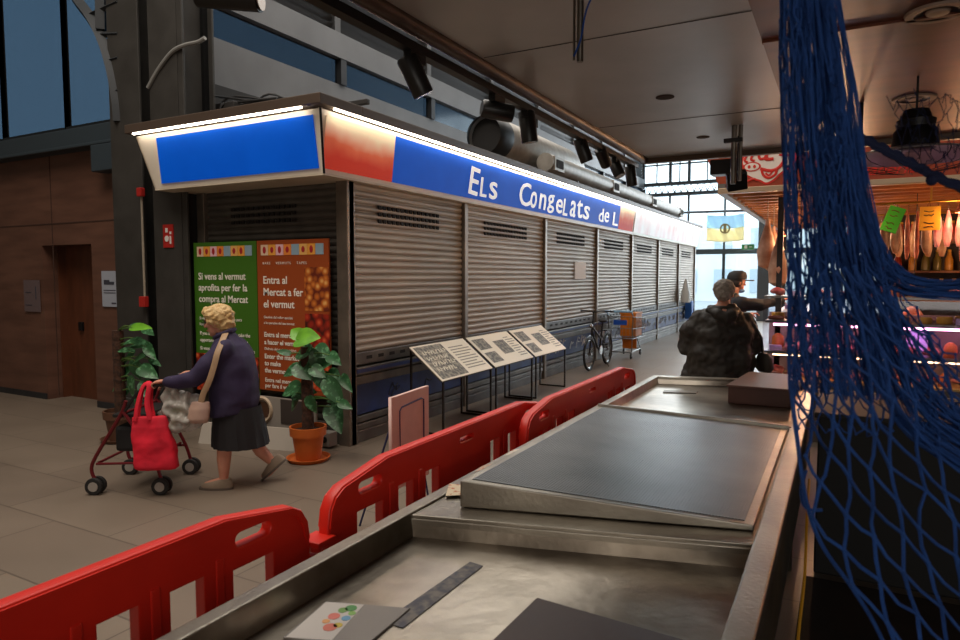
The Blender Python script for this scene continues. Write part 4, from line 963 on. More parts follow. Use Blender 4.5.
# --- walking woman with rollator. Local: +x forward (walking), +y her left (towards the aisle), z up
O = Vector((-4.33, 3.67, 0)); ANG = math.atan2(-.476, -.879)
fv = Vector((math.cos(ANG), math.sin(ANG), 0)); lv = Vector((-math.sin(ANG), math.cos(ANG), 0))
def T(x, y, z): return O+fv*x+lv*y+Vector((0, 0, z))
TM = Matrix((fv, lv, Vector((0, 0, 1)))).transposed().to_4x4(); TM.translation = O
lady = thing('person', 'elderly blonde woman in a dark purple jacket and black skirt pushing a rollator', 'person', tuple(T(-.08, -.1, 0)))
yc = -.10
mb = MB()
hc = (.065, yc, 1.345)
Gl, Ml = headm(mb, hc, (1, 0, 0), .98, .18)
mb.limb([(-.0, yc, 1.08), (.015, yc, 1.18), (.04, yc, 1.28)], [.06, .050, .046])
mb.limb([(-.06, yc, .72), (-.07, yc, .92), (-.05, yc, 1.02)], [.15, .14, .11])
# legs : left forward flat, right back heel up
mb.limb([(-.06, yc+.08, .72), (-.01, yc+.10, .42), (.0, yc+.11, .24), (.0, yc+.12, .09)], [.10, .062, .055, .034])
mb.limb([(-.0, yc+.12, .07), (.10, yc+.12, .045), (.14, yc+.12, .04)], [.034, .03, .022])
mb.limb([(-.10, yc-.08, .72), (-.13, yc-.10, .42), (-.23, yc-.10, .25), (-.335, yc-.10, .145)], [.10, .062, .054, .033])
mb.limb([(-.345, yc-.10, .13), (-.28, yc-.10, .06), (-.25, yc-.10, .045)], [.034, .03, .024])
# arms inside sleeves + hands on grips
for k in (-1, 1):
    sh = Vector((-.02, yc+k*.17, 1.08)); el = Vector((.18, yc+k*.22, .90)); wr = Vector((.38, yc+k*.24, .895))
    mb.limb([sh, el, wr], [.045, .036, .024])
    fingers(mb, (.435, yc+k*.24, .892), (1, 0, -.15), (0, -.15*k, -1), (0, -k, 0), .95, 1.25)
body = smoothed(mb, .0055, 3, .5); body.xf(TM); obj('body', body, SKIN, lady, smooth=True)
HAIRB = mat('blonde_hair', 'dcc08a', .55, 0, 'c09a60', 30, .6, 90)
mb = MB(); mb.ell(Gl(-.028, 0, .035), (.112, .098, .105), 20, 14); mb.ell(Gl(.03, 0, .08), (.078, .082, .055), 18, 12); mb.ell(Gl(-.07, 0, -.03), (.065, .082, .075), 18, 12)
for k in (-1, 1): mb.ell(Gl(.0, k*.066, .035), (.07, .034, .06), 14, 10)
h = smoothed(mb, .008, 3, .5); wobble(h, .012, 34); wobble(h, .006, 80, 4); h.xf(TM); obj('hair', h, HAIRB, lady, smooth=True)
mb = MB()
for k in (-1, 1):
    c = Gl(.105, k*.033, .006); mb.torus(c, .023, .0025, (1, 0, .1), 20, 5); mb.tube([c+Vector((0, k*.022, 0)), Gl(.0, k*.085, .006)], .0025, 5)
mb.tube([Gl(.108, -.012, .008), Gl(.108, .012, .008)], .0025, 5); mb.xf(TM); obj('glasses', mb, BLACKP, lady)
GW = lambda x, y, z: TM @ Gl(x, y, z)
eyes(lady, GW, .95)
JACK = mat('purple_jacket', '2f2547', .8, 0, '281f3d', 5, .35, 14)
mb = MB()
mb.rings([(-.05, yc, .60, .185, .23), (-.06, yc, .72, .19, .23), (-.055, yc, .85, .19, .22), (-.045, yc, .98, .19, .215), (-.04, yc, 1.08, .17, .205), (-.035, yc, 1.16, .13, .17), (-.005, yc, 1.225, .085, .10), (.01, yc, 1.26, .072, .08)], 28)
for k in (-1, 1):
    mb.limb([(-.04, yc+k*.15, 1.13), (.06, yc+k*.21, 1.02), (.17, yc+k*.235, .91), (.28, yc+k*.24, .892), (.365, yc+k*.24, .895)], [.085, .082, .07, .055, .046], 16)
j = smoothed(mb, .010, 6, .6); wobble(j, .012, 9, 3)
for v in j.bm.verts:
    if v.co.z < .70 and v.co.x < .18: v.co.z -= .02*math.sin(v.co.x*12)   # hem rises to the front
j.xf(TM); obj('jacket', j, JACK, lady, smooth=True)
obj('jacket_collar', MB().tube([T(.01+.075*math.cos(a), yc+.085*math.sin(a), 1.245-.035*math.cos(a)) for a in [i*PI/10 for i in range(20)]], .018, 8, closed=True), JACK, lady, smooth=True)
wb = lambda i, k: .035*math.sin(k*2.35+i*.15)*min(1, i/2)
mb = MB(); mb.rings([(-.08, yc, .66, .18, .2), (-.085, yc, .58, .19, .21), (-.09, yc, .48, .205, .215), (-.095, yc, .40, .215, .22), (-.10, yc, .335, .22, .225)][::1], 48, False, wb); mb.xf(TM); obj('skirt', mb, mat('black_skirt', '17161a', .8), lady, smooth=True)
SHOE = mat('grey_shoe', '8a7a68', .7, 0, '7a6b5a', 10)
def shoe(x, y, z, pitch, name='shoe'):
    M = TM @ Matrix.Translation((x, y, z)) @ Matrix.Rotation(pitch, 4, 'Y')
    mb = MB(); mb.rings([(.075, 0, .0, .128, .044), (.075, 0, .018, .13, .045), (.07, 0, .036, .12, .042), (.04, 0, .056, .085, .038), (.01, 0, .075, .045, .034)], 24)
    q = obj(name, mb.xf(M), SHOE, lady, smooth=True); obj('sole', MB().rings([(.085, 0, -.012, .138, .049), (.085, 0, .006, .14, .05)], 24).xf(M), mat('sole_dark', '5c5148', .7), q)
shoe(-.02, yc+.12, .012, 0); shoe(-.395, yc-.10, .150, .72)
# crossbody bag (worn, carried): its own thing
hb = thing('crossbody_bag', 'small beige crossbody bag with a wide strap worn by the blonde woman', 'bag', tuple(T(.12, yc+.26, .55)))
BG = mat('beige_leather', 'a88a6c', .55, 0, '9a7d60', 8, .1, 30)
obj('bag_body', smoothed(MB().rings([(.13, yc+.265, .57, .07, .03), (.13, yc+.27, .60, .085, .042), (.12, yc+.265, .68, .085, .04), (.11, yc+.26, .74, .07, .025)], 20), .008, 3).xf(TM), mat('pink_beige_bag', 'b39484', .6, 0, 'a5867a', 10), hb, smooth=True)
P = [(-.01, yc-.02, 1.285), (-.03, yc+.10, 1.25), (-.04, yc+.19, 1.20), (-.03, yc+.262, 1.12), (-.01, yc+.285, 1.02), (.03, yc+.29, .90), (.08, yc+.285, .80), (.11, yc+.275, .70)]
obj('strap', MB().tube([T(*p) for p in smooth_path(P, 5)], .024, 8, flat=.2, up=(fv*.95)), BG, hb, smooth=True)
_O0, _TM0 = O.copy(), TM.copy(); O = O-fv*.068; TM = TM.copy(); TM.translation = O
# --- rollator
ro = thing('rollator', 'dark red four-wheeled rollator pushed by the blonde woman', 'walker', tuple(T(.75, -.13, 0)))
RF = mat('dark_red_frame', '6a1a22', .35, .3)
ny, fy = .14, -.40
for y, sd in ((ny, 1), (fy, -1)):
    for x in (1.03, .51):
        for dy in (-.028, .028):
            q = obj('wheel', MB().tube([T(x, y+dy-.014, .068), T(x, y+dy+.014, .068)], .068, 24), RUB, ro, bevel=.006)
            obj('hub_cap', MB().tube([T(x, y+dy-.017, .068), T(x, y+dy+.017, .068)], .038, 18), mat('hub_light', '9a948c', .4), q)
    obj('frame_tube', MB().tube([T(*p) for p in smooth_path([(1.03, y, .10), (1.06, y, .20), (1.01, y, .32), (.82, y-.0, .62), (.77, y, .74)], 5)], .014, 8), RF, ro, smooth=True)
    obj('frame_tube', MB().tube([T(*p) for p in smooth_path([(.51, y, .10), (.56, y, .26), (.66, y, .45), (.80, y, .66)], 5)], .014, 8), RF, ro, smooth=True)
    obj('frame_tube', MB().tube([T(1.02, y, .24), T(.56, y, .25)], .010, 8), RF, ro, smooth=True)
    obj('handle_post', MB().tube([T(*p) for p in smooth_path([(.78, y, .66), (.68, y+sd*.0, .80), (.58, y, .865), (.44, y, .868)], 5)], .012, 8), BLACKP, ro, smooth=True)
    obj('grip', MB().tube([T(.60, y, .866), T(.44, y, .868)], .0165, 10), BLACKP, ro, smooth=True)
for x, z in ((1.0, .25), (.80, .64), (.60, .27)): obj('cross_tube', MB().tube([T(x, ny, z), T(x, fy, z)], .011, 8), RF, ro, smooth=True)
obj('seat', MB().box(.62, .90, fy+.03, ny-.03, .60, .63).xf(TM), BLACKP, ro, bevel=.008)
obj('basket', MB().box(.66, .90, fy+.06, ny-.05, .32, .53).xf(TM), mat('black_nylon', '141416', .7), ro, bevel=.03)
# --- red shopping bag on the near handle
rb = thing('red_bag', 'bright red shopping bag hanging from the rollator handle', 'bag', tuple(T(.55, .2, .22)))
RB = mat('bright_red_fabric', 'dc1230', .8, 0, 'be0f2a', 6, .4, 12)
mb = MB(); SQ = []
for cx_, cz_, rx_, ry_ in ((.505, .225, .150, .05), (.51, .24, .162, .062), (.525, .40, .160, .060), (.555, .55, .145, .045), (.57, .63, .13, .02)):
    SQ.append([mb.bm.verts.new((cx_+rx_*math.copysign(abs(math.cos(a))**.35, math.cos(a)), .20+ry_*math.copysign(abs(math.sin(a))**.5, math.sin(a)), cz_)) for a in [2*PI*k/32 for k in range(32)]])
for i in range(4):
    for k in range(32): mb.bm.faces.new((SQ[i][k], SQ[i][(k+1) % 32], SQ[i+1][(k+1) % 32], SQ[i+1][k]))
mb.bm.faces.new(SQ[0]); mb.bm.faces.new(SQ[-1])
g_ = smoothed(mb, .008, 2); wobble(g_, .016, 7, 5); wobble(g_, .003, 24, 1); g_.xf(TM); obj('bag_body', g_, RB, rb, smooth=True)
for dy in (.03, -.02):
    P = [(.66, .20+dy, .60), (.65, .18+dy, .72), (.62, .155+dy*.4, .86), (.57, .155+dy*.4, .87), (.57, .18+dy, .74), (.54, .20+dy, .61)]
    obj('handle', MB().tube([T(*p) for p in smooth_path(P, 5)], .020, 8, flat=.3), RB, rb, smooth=True)
p_ = thing('plastic_bag', 'crumpled translucent plastic bag hanging between the red bag and the woman', 'bag', tuple(T(.36, .1, .45)))
PL = mat('translucent_plastic', 'c9c4bd', .25, 0, 'a09c92', 14, .8, 22, alpha=.62)
mb = MB(); mb.rings([(.36, .10, .50, .06, .05), (.36, .10, .53, .13, .09), (.35, .10, .64, .16, .10), (.37, .10, .76, .13, .07), (.42, .12, .84, .05, .03), (.46, .13, .87, .02, .02)], 28); g_ = smoothed(mb, .010, 2); wobble(g_, .06, 16, 2); g_.xf(TM); obj('bag_body', g_, PL, p_, smooth=True)
mb = MB(); rn = random.Random(2)
for k in range(7): mb.ell((.30+.12*rn.random(), .08+.05*rn.random(), .56+.12*rn.random()), .035+.015*rn.random(), 10, 8)
mb.xf(TM); obj('vegetables', mb, mat('veg_green', '5c7a4a', .6, 0, '9a8a6a', 12), p_, smooth=True)

O = _O0; TM = _TM0
# --- man in dark olive coat, seen from behind. Local x = image right, y = away
def person_frame(px, d, turn=0):
    c = atd(px, 320, d); c.z = 0; a = YAW+turn
    r_ = Vector((math.cos(a), math.sin(a), 0)); f_ = Vector((-math.sin(a), math.cos(a), 0))
    M = Matrix((r_, f_, Vector((0, 0, 1)))).transposed().to_4x4(); M.translation = c; return M, c
M1, c1 = person_frame(721, 6.12, -.12)
man = thing('person', 'grey-haired man in a dark olive hooded coat seen from behind at the counter end', 'person', tuple(c1))
mb = MB(); hc = (.03, .03, 1.555)
Gm, _ = headm(mb, hc, (.45, 1, 0), 1.0, .15)
mb.limb([(.01, -.02, 1.36), (.02, .0, 1.46)], [.065, .06]); mb.limb([(0, 0, .9), (0, -.02, 1.15), (0, -.02, 1.33)], [.15, .15, .14])
for k in (-1, 1):
    mb.limb([(k*.10, 0, .88), (k*.11, .02, .48), (k*.11, 0, .10)], [.095, .06, .04]); mb.limb([(k*.11, -.02, .05), (k*.13, .15, .035)], [.04, .03])
    mb.limb([(k*.2, 0, 1.32), (k*.27, .05, 1.08), (k*.16, .28, 1.02)], [.05, .04, .03]); fingers(mb, (k*.12, .34, 1.01), (-k*.3, 1, 0), (0, 0, -1), (-k, 0, 0), 1, .8)
bd = smoothed(mb, .006, 3, .5).xf(M1); obj('body', bd, SKIN, man, smooth=True)
mb = MB(); mb.ell(Gm(-.022, 0, .035), (.098, .098, .093), 20, 14); mb.ell(Gm(-.05, 0, -.02), (.065, .075, .07), 18, 12); h = smoothed(mb, .008, 2); wobble(h, .008, 40); obj('hair', h.xf(M1), mat('grey_hair', 'a89f92', .7, 0, '857d74', 40, .5, 120), man, smooth=True)
eyes(man, lambda x, y, z: M1 @ Gm(x, y, z), 1)
COAT = mat('dark_olive_coat', '332e27', .6, 0, '272320', 5, .9, 9)
mb = MB(); mb.rings([(-.01, 0, .66, .33, .22), (-.01, 0, .76, .325, .22), (0, 0, .9, .30, .21), (0, -.01, 1.05, .29, .20), (0, -.02, 1.2, .285, .19), (0, -.02, 1.31, .25, .165), (0, -.01, 1.39, .17, .12), (.01, -.01, 1.44, .09, .09)], 32)
for k in (-1, 1): mb.limb([(k*.20, -.01, 1.31), (k*.27, .0, 1.20), (k*.305, .04, 1.05), (k*.24, .2, 1.0), (k*.15, .28, 1.02)], [.085, .09, .08, .065, .05], 16)
j = smoothed(mb, .012, 5, .6); wobble(j, .035, 7, 9); wobble(j, .012, 22, 2); obj('coat', j.xf(M1), COAT, man, smooth=True)
mb = MB(); mb.limb([(-.12, -.09, 1.40), (-.06, -.15, 1.36), (0, -.17, 1.33), (.06, -.15, 1.36), (.12, -.09, 1.40)], [.035, .055, .065, .055, .035], 14); mb.ell((0, -.15, 1.28), (.10, .045, .08), 16, 10); mb.tube([(.1*math.cos(a), -.01+.09*math.sin(a), 1.42) for a in [i*PI/10 for i in range(20)]], .03, 8, closed=True)
j = smoothed(mb, .010, 4); wobble(j, .012, 14); obj('hood', j.xf(M1), COAT, man, smooth=True)
obj('trousers', smoothed(MB().limb([(-.1, 0, .85), (-.11, .02, .48), (-.11, 0, .10)], [.12, .09, .08]).limb([(.1, 0, .85), (.11, .02, .48), (.11, 0, .10)], [.12, .09, .08]), .014, 3).xf(M1), mat('dark_trousers', '22222a', .8), man, smooth=True)
for k in (-1, 1): obj('shoe', MB().rings([(k*.12, .06, 0, .055, .15), (k*.12, .06, .05, .052, .14), (k*.12, .02, .10, .045, .08)], 18).xf(M1), BLACKP, man, smooth=True)
s = thing('shoulder_bag', 'small dark shoulder bag hanging at the right side of the man in the olive coat', 'bag', tuple(M1 @ Vector((.39, .0, .86))))
mb = MB(); mb.rings([(.40, .02, .84, .05, .11), (.405, .02, .87, .07, .13), (.395, .02, .96, .065, .12), (.385, .02, 1.01, .03, .09)], 20); obj('bag_body', wobble(mb, .018, 14).xf(M1), mat('bag_charcoal', '3a352f', .7), s, smooth=True)
obj('strap', MB().tube([M1 @ Vector(p) for p in ((.25, -.05, 1.33), (.345, -.06, 1.15), (.37, -.02, 1.0), (.38, .0, .94))], .012, 6), BLACKP, s)
# --- man with black cap reaching to the right. Local x = image right = his facing
M2, c2 = person_frame(741, 8.2, 0)
man2 = thing('person', 'man in a black cap and dark jacket reaching his arm out towards the butcher stall', 'person', tuple(c2))
mb = MB(); Gc, _ = headm(mb, (-.06, 0, 1.635), (1, .15, 0), 1.0, .12)
mb.limb([(-.12, 0, 1.42), (-.09, 0, 1.54)], [.065, .06]); mb.limb([(-.13, 0, .9), (-.14, 0, 1.15), (-.12, 0, 1.38)], [.14, .15, .13])
for k in (-1, 1): mb.limb([(-.13, k*.1, .88), (-.12, k*.11, .48), (-.13, k*.11, .10)], [.095, .06, .04]); mb.limb([(-.13, k*.11, .05), (.02, k*.12, .035)], [.04, .03])
mb.limb([(-.1, -.19, 1.38), (.15, -.2, 1.36), (.41, -.16, 1.42)], [.05, .04, .028]); fingers(mb, (.47, -.155, 1.43), (1, .1, .1), (0, .3, -1), (0, 1, 0), 1.0, .7)
mb.limb([(-.1, .19, 1.36), (-.04, .25, 1.12), (.12, .15, 1.22)], [.05, .04, .028]); fingers(mb, (.17, .12, 1.24), (1, -.4, .2), (0, -.5, -1), (0, -1, 0), 1.0, .7)
bd = smoothed(mb, .006, 3, .5).xf(M2); obj('body', bd, SKIN, man2, smooth=True)
eyes(man2, lambda x, y, z: M2 @ Gc(x, y, z), 1)
mb = MB(); mb.ell(Gc(-.02, 0, .0), (.092, .086, .08), 18, 12); obj('hair', smoothed(mb, .008, 2).xf(M2), mat('dark_grey_hair', '3a3633', .7), man2, smooth=True)
mb = MB(); mb.rings([tuple(Gc(-.01, 0, .03))+(.118, .10), tuple(Gc(-.01, 0, .07))+(.118, .10), tuple(Gc(-.01, 0, .115))+(.10, .085), tuple(Gc(-.01, 0, .14))+(.05, .045)], 24)
cp = obj('cap', mb.xf(M2), mat('black_cap', '141416', .7), man2, smooth=True)
obj('cap_brim', MB().rings([tuple(Gc(.13, 0, .028))+(.085, .068), tuple(Gc(.13, 0, .042))+(.08, .066)], 20).xf(M2), mat('black_cap', '141416', .7), cp)
obj('blue_mask', MB().ell(Gc(.06, 0, -.10), (.05, .062, .03), 14, 10).xf(M2), mat('mask_blue', '6f9cc8', .6), man2, smooth=True)
JK = mat('navy_jacket', '14161d', .75, 0, '101218', 5, .3, 12)
mb = MB(); mb.rings([(-.14, 0, .80, .19, .24), (-.14, 0, 1.0, .19, .24), (-.14, 0, 1.2, .19, .24), (-.13, 0, 1.36, .15, .22), (-.12, 0, 1.45, .09, .11), (-.11, 0, 1.5, .07, .075)], 26)
mb.limb([(-.1, -.18, 1.38), (.15, -.2, 1.36), (.40, -.165, 1.415)], [.085, .07, .05]); mb.limb([(-.1, .18, 1.36), (-.04, .25, 1.12), (.10, .16, 1.20)], [.085, .07, .05])
j = smoothed(mb, .012, 4); wobble(j, .02, 9); obj('jacket', j.xf(M2), JK, man2, smooth=True)
obj('trousers', smoothed(MB().limb([(-.13, -.1, .85), (-.12, -.11, .48), (-.13, -.11, .10)], [.12, .09, .08]).limb([(-.13, .1, .85), (-.12, .11, .48), (-.13, .11, .10)], [.12, .09, .08]), .014, 3).xf(M2), mat('dark_trousers', '22222a', .8), man2, smooth=True)
for k in (-1, 1): obj('shoe', MB().rings([(-.06, k*.12, 0, .15, .055), (-.06, k*.12, .05, .14, .052), (-.1, k*.12, .10, .08, .045)], 18).xf(M2), BLACKP, man2, smooth=True)

# ============================================================ BUTCHER STALL
BY = 7.5; BX0 = -.72
bs = thing('butcher_stall', 'warmly lit delicatessen stall with a red-brown sign and refrigerated glass display', 'market stall', (1.6, 9.5, 0))
SGN = mat('sign_redbrown', 'a3401c', .45, 0, '93371a', 2)
# sign fascia (front) with flared left end
z0, z1 = 2.62, 3.45
def sgn(name, P, m, par=bs, t=.01): return obj(name, MB().prism([Vector(p) for p in P], (0, -t, 0)), m, par)
fas = obj('fascia_board', MB().prism([(-1.16, BY, z0), (4.6, BY, z0), (4.6, BY, z1), (-1.52, BY, z1)], (0, .12, 0)), SGN, bs, label='red-brown sign board')
obj('fascia_lip', MB().box(-1.18, 4.6, BY-.05, BY+.03, z0-.045, z0+.01), mat('lip_cream', 'b9a084', .4, .3), bs, bevel=.005)
obj('side_rail', MB().box(-1.19, -1.11, BY-.02, 14.4, z0-.04, z0+.06), mat('rail_grey', '6f6a66', .45, .4), bs)
WS = mat('soffit_slat_wood', 'b0703a', .5, 0, '9a5e2e', 4)
obj('stall_roof', MB().box(-1.12, 4.6, BY+.12, 14.4, 2.86, 2.92), mat('stall_roof_wood', '6a3c20', .7), bs)
y = BY+.22
while y < 14.2: obj('soffit_slat', MB().box(-1.11, 4.6, y, y+.05, z0-.02, z0+.1), WS, bs); y += .34
obj('back_wall', MB().box(.6, 4.6, 11.6, 11.7, 0, 2.86), mat('stall_back', '3a2c24', .7), bs)
for x in (-1.0, 4.4): obj('stall_post', MB().box(x-.04, x+.04, 14.2, 14.28, 0, 2.86), DARKM, bs)
obj('stall_post', MB().box(-.66, -.60, 8.32, 8.38, 0, 2.6), DARKM, bs); obj('stall_post', MB().box(4.4, 4.46, 7.7, 7.76, 0, 2.6), DARKM, bs)
# pig emblem + script
WHT = mat('emblem_white', 'f0e2d6', .5); REDL = mat('emblem_red', 'd62818', .5)
pg0 = at(741, 186, 1, BY); pg1 = at(796, 150, 1, BY); PW = pg1.x-pg0.x; PH = pg1.z-pg0.z
def pe(u, v): return (pg0.x+u*PW, pg0.z+v*PH)
def pflat(splines, lay, m, name, par): 
    me = curve_mesh([[pe(*p) for p in s] for s in splines], .002); mbq = MB(); mbq.mesh(me, frame((0, BY-.004-.003*lay, 0), (1, 0, 0), (0, 0, 1))); return obj(name, mbq, m, par)
def sm2(P, n=5): return [(v.x, v.y) for v in smooth_path([(p[0], p[1], 0) for p in P], n, True)]
head = sm2([(.02,.92),(.0,.7),(.08,.52),(.06,.38),(.2,.22),(.36,.12),(.48,.02),(.62,.12),(.72,.28),(.9,.5),(1.0,.75),(.95,.98),(.75,1.05),(.5,.98),(.3,1.05),(.12,1.02)])
def grow(P, k): 
    cx = sum(p[0] for p in P)/len(P); cy = sum(p[1] for p in P)/len(P); return [(cx+(p[0]-cx)*k, cy+(p[1]-cy)*k) for p in P]
emb = pflat([grow(head, 1.04)], 0, REDL, 'pig_outline', fas); pflat([grow(head, .93)], 1, WHT, 'pig_face', fas)
EL = lambda cx, cy, a, b, n=20: [(cx+a*math.cos(2*PI*i/n), cy+b*math.sin(2*PI*i/n)) for i in range(n)]
pflat([EL(.2,.58,.17,.15)], 2, REDL, 'pig_snout', fas); pflat([EL(.2,.58,.135,.115)], 3, WHT, 'pig_snout_face', fas)
pflat([EL(.15,.58,.028,.055), EL(.25,.58,.028,.055)], 4, REDL, 'pig_nostrils', fas)
def stroke(P, wv, lay, m, name, par=fas):
    mbq = MB(); mbq.tube([Vector((pe(*p)[0], BY-.004-.003*lay, pe(*p)[1])) for p in [(q.x, q.y) for q in smooth_path([(a, b, 0) for a, b in P], 5)]], wv, 6, flat=.25, up=(1, 0, .01)); return obj(name, mbq, m, par)
for P, wv in (([(.1,.95),(.06,.8),(.12,.72)], .012), ([(.22,.98),(.18,.82),(.25,.76)], .012), ([(.32,.95),(.36,.8),(.5,.86)], .014), ([(.5,1.0),(.45,.8),(.6,.78)], .016), ([(.36,.5),(.55,.42),(.7,.5),(.82,.75)], .016), ([(.38,.5),(.42,.3),(.52,.2),(.64,.3),(.66,.46)], .013), ([(.46,.36),(.52,.28),(.58,.38)], .009), ([(.7,.9),(.85,.85),(.95,.95)], .012), ([(-.1,.1),(.02,.2),(.12,.14),(.24,.2),(.3,.14)], .010)):
    stroke(P, wv, 3, REDL, 'pig_line')
mb = MB(); p = at(860, 177, 1, BY)
me = text_mesh('Cansaladeria', .155, .002, .001, .35); 
wd_ = max(v.co.x for v in me.vertices); e = at(916, 170, 1, BY)
mb.mesh(me, frame((e.x-wd_, BY-.004, e.z+.0-.02), (1, 0, 0), (0, 0, 1))); obj('red_lettering', mb, REDL, fas)
mb = MB()
for P in ([(828,172),(838,158),(846,150),(842,166),(852,160),(858,151)], [(862,163),(870,154),(880,150),(872,160),(884,161),(893,157),(905,160),(915,154)], [(925,160),(938,158),(950,150),(965,146)]):
    mb.tube([at(x, y, 1, BY-.006) for x, y in [(q.x, q.y) for q in smooth_path([(a, b, 0) for a, b in P], 5)]], .022, 6, flat=.2, up=(1, 0, .01))
obj('white_script', mb, WHT, fas)
# refrigerated display: front arm and left arm
DC = mat('display_steel', '8f8a86', .35, .8); CRM = mat('display_cream', 'c9a56a', .5); 
GL = glassy('display_glass', 'f0eef2', .06, .03)
def case(x0, x1, y0, y1, front):
    c = obj('display_case', MB().box(x0, x1, y0, y1, 0, .46).box(x0+.02 if front == 'x' else x0, x1, y0+.02 if front == 'y' else y0, y1, .46, .62), mat('case_body', '6f6660', .5, .3), bs, bevel=.008)
    if front == 'y':
        obj('bumper_rail', MB().box(x0-.03, x1, y0-.05, y0, .50, .56), DC, c, bevel=.01); obj('deck', MB().box(x0+.02, x1, y0+.02, y1, .62, .64), CRM, c)
        obj('middle_shelf', MB().box(x0+.02, x1, y0+.0, y1-.1, .895, .925), DC, c); obj('upper_shelf', MB().box(x0+.02, x1, y0+.02, y1-.2, 1.22, 1.245), DC, c); obj('top_shelf', MB().box(x0, x1, y0+.05, y1-.2, 1.48, 1.50), DC, c)
        obj('front_glass', MB().box(x0, x1, y0+.0, y0+.006, .64, 1.47), GL, c); obj('case_back', MB().box(x0, x1, y1-.03, y1, .62, 1.3), mat('case_back', 'a89098', .6), c)
    else:
        obj('bumper_rail', MB().box(x0-.05, x0, y0, y1, .50, .56), DC, c, bevel=.01); obj('deck', MB().box(x0+.02, x1, y0, y1, .62, .64), CRM, c)
        obj('middle_shelf', MB().box(x0+.02, x1-.1, y0, y1, .895, .925), DC, c); obj('top_shelf', MB().box(x0+.05, x1-.2, y0, y1, 1.28, 1.30), DC, c)
        obj('front_glass', MB().box(x0, x0+.006, y0, y1, .64, 1.28), GL, c)
    return c
case(BX0, 4.4, BY+.1, BY+.85, 'y'); case(BX0, BX0+.7, BY+.86, 11.5, 'x')
obj('case_light', MB().box(BX0+.1, 4.3, BY+.16, BY+.19, 1.19, 1.21), mat('pink_tube', 'ffb0dc', .5, emit=14), bs, label='pink lit tube under the glass shelf')
obj('case_light', MB().box(BX0+.1, 4.3, BY+.16, BY+.18, .875, .89), mat('warm_tube', 'ffd0a0', .5, emit=10), bs, label='warm lit tube under the middle shelf')
obj('case_light', MB().box(BX0+.14, BX0+.17, BY+.95, 11.4, 1.25, 1.27), mat('pink_tube', 'ffb0dc', .5, emit=5), bs, label='pink lit tube in the side display')
# goods: individual pieces
rn = random.Random(11)
MEAT = [mat('meat_red', 'a8323a', .4, 0, 'd88a86', 14), mat('meat_pink', 'd8808a', .4, 0, 'efc0bc', 12), mat('sausage_brown', '7a3a28', .45, 0, '93503a', 20), mat('cured_orange', 'd0783a', .45, 0, 'b85a28', 14), mat('fat_white', 'e8d4cc', .45, 0, 'd8a8a0', 10), mat('cheese_yellow', 'e0a838', .5, 0, 'd09428', 6), mat('pack_lilac', 'b890c8', .3, 0, 'e0c8e8', 10)]
def protos():
    out = []
    mb = MB(); mb.ell((0, 0, .035), (.07, .055, .035), 16, 10); wobble(mb, .018, 16); out.append(('meat_cut', mb, MEAT[0], 'cut of meat', 'meat'))
    mb = MB(); mb.limb([(-.06, 0, .025), (-.02, .02, .025), (.03, .01, .025), (.07, -.01, .025)], [.02, .023, .023, .018], 12); out.append(('sausage', mb, MEAT[2], 'sausage', 'sausage'))
    mb = MB(); mb.rings([(0, 0, 0, .05, .05), (0, 0, .01, .056, .056), (0, 0, .05, .056, .056), (0, 0, .06, .05, .05)], 20); out.append(('cheese_wheel', mb, MEAT[5], 'small round cheese', 'cheese'))
    mb = MB(); mb.box(-.06, .06, -.04, .04, 0, .05); out.append(('food_pack', mb, MEAT[6], 'wrapped pack', 'package'))
    mb = MB(); mb.ell((0, 0, .03), (.08, .045, .03), 16, 10); mb.ell((.05, .01, .035), (.03, .03, .03), 10, 8); wobble(mb, .01, 20); out.append(('poultry_piece', mb, MEAT[1], 'pink piece of poultry', 'meat'))
    mb = MB(); mb.rings([(0, 0, 0, .05, .035), (0, 0, .02, .055, .04), (0, 0, .10, .05, .036), (0, 0, .13, .02, .02)], 16); out.append(('orange_jar', mb, MEAT[3], 'orange jar', 'jar'))
    mb = MB(); mb.prism([(-.07, -.03, 0), (.07, -.04, 0), (.06, .05, 0), (-.05, .045, 0)], (0, 0, .035)); wobble(mb, .008, 20); out.append(('bacon_slab', mb, MEAT[4], 'slab of pale bacon', 'meat'))
    return out
PROT = []
for nm, mb, m, lab, cat in protos():
    o = obj(nm, mb, m, smooth=True); PROT.append([o, o.data, lab, cat, False])
def put(k, x, y, z, rz, where, grp, sc=1, mm=None):
    o, me, lab, cat, used = PROT[k]
    if used: o = o.copy(); COL.objects.link(o)
    PROT[k][4] = True
    o.location = (x, y, z); o.rotation_euler = (0, 0, rz); o.scale = (sc, sc, sc)
    tag(o, lab+' '+where, cat, grp+', '+lab); return o
for row, (z, y, ks, wh) in enumerate(((.926, BY+.5, (0, 4, 6, 5), 'at the back of the middle shelf of the front meat display'), (1.246, BY+.45, (2, 3, 6, 3), 'at the back of the upper glass shelf of the front display'), (.641, BY+.28, (0, 1, 4, 5), 'on the lowest deck of the front meat display'), (.641, BY+.5, (0, 4, 0, 1), 'at the back of the lowest deck of the front meat display'), (.926, BY+.22, (4, 0, 3, 5), 'on the middle shelf of the front meat display'), (1.246, BY+.25, (3, 2, 2, 1), 'on the upper glass shelf of the front display'), (1.501, BY+.3, (0, 5, 4, 3), 'on top of the front glass display'))):
    x = BX0+.12
    while x < 1.75:
        k = rn.choice(ks); put(k, x, y+rn.uniform(-.03, .03), z, rn.uniform(-.5, .5), wh, 'goods '+wh, rn.uniform(.95, 1.25)); x += rn.uniform(.15, .19)
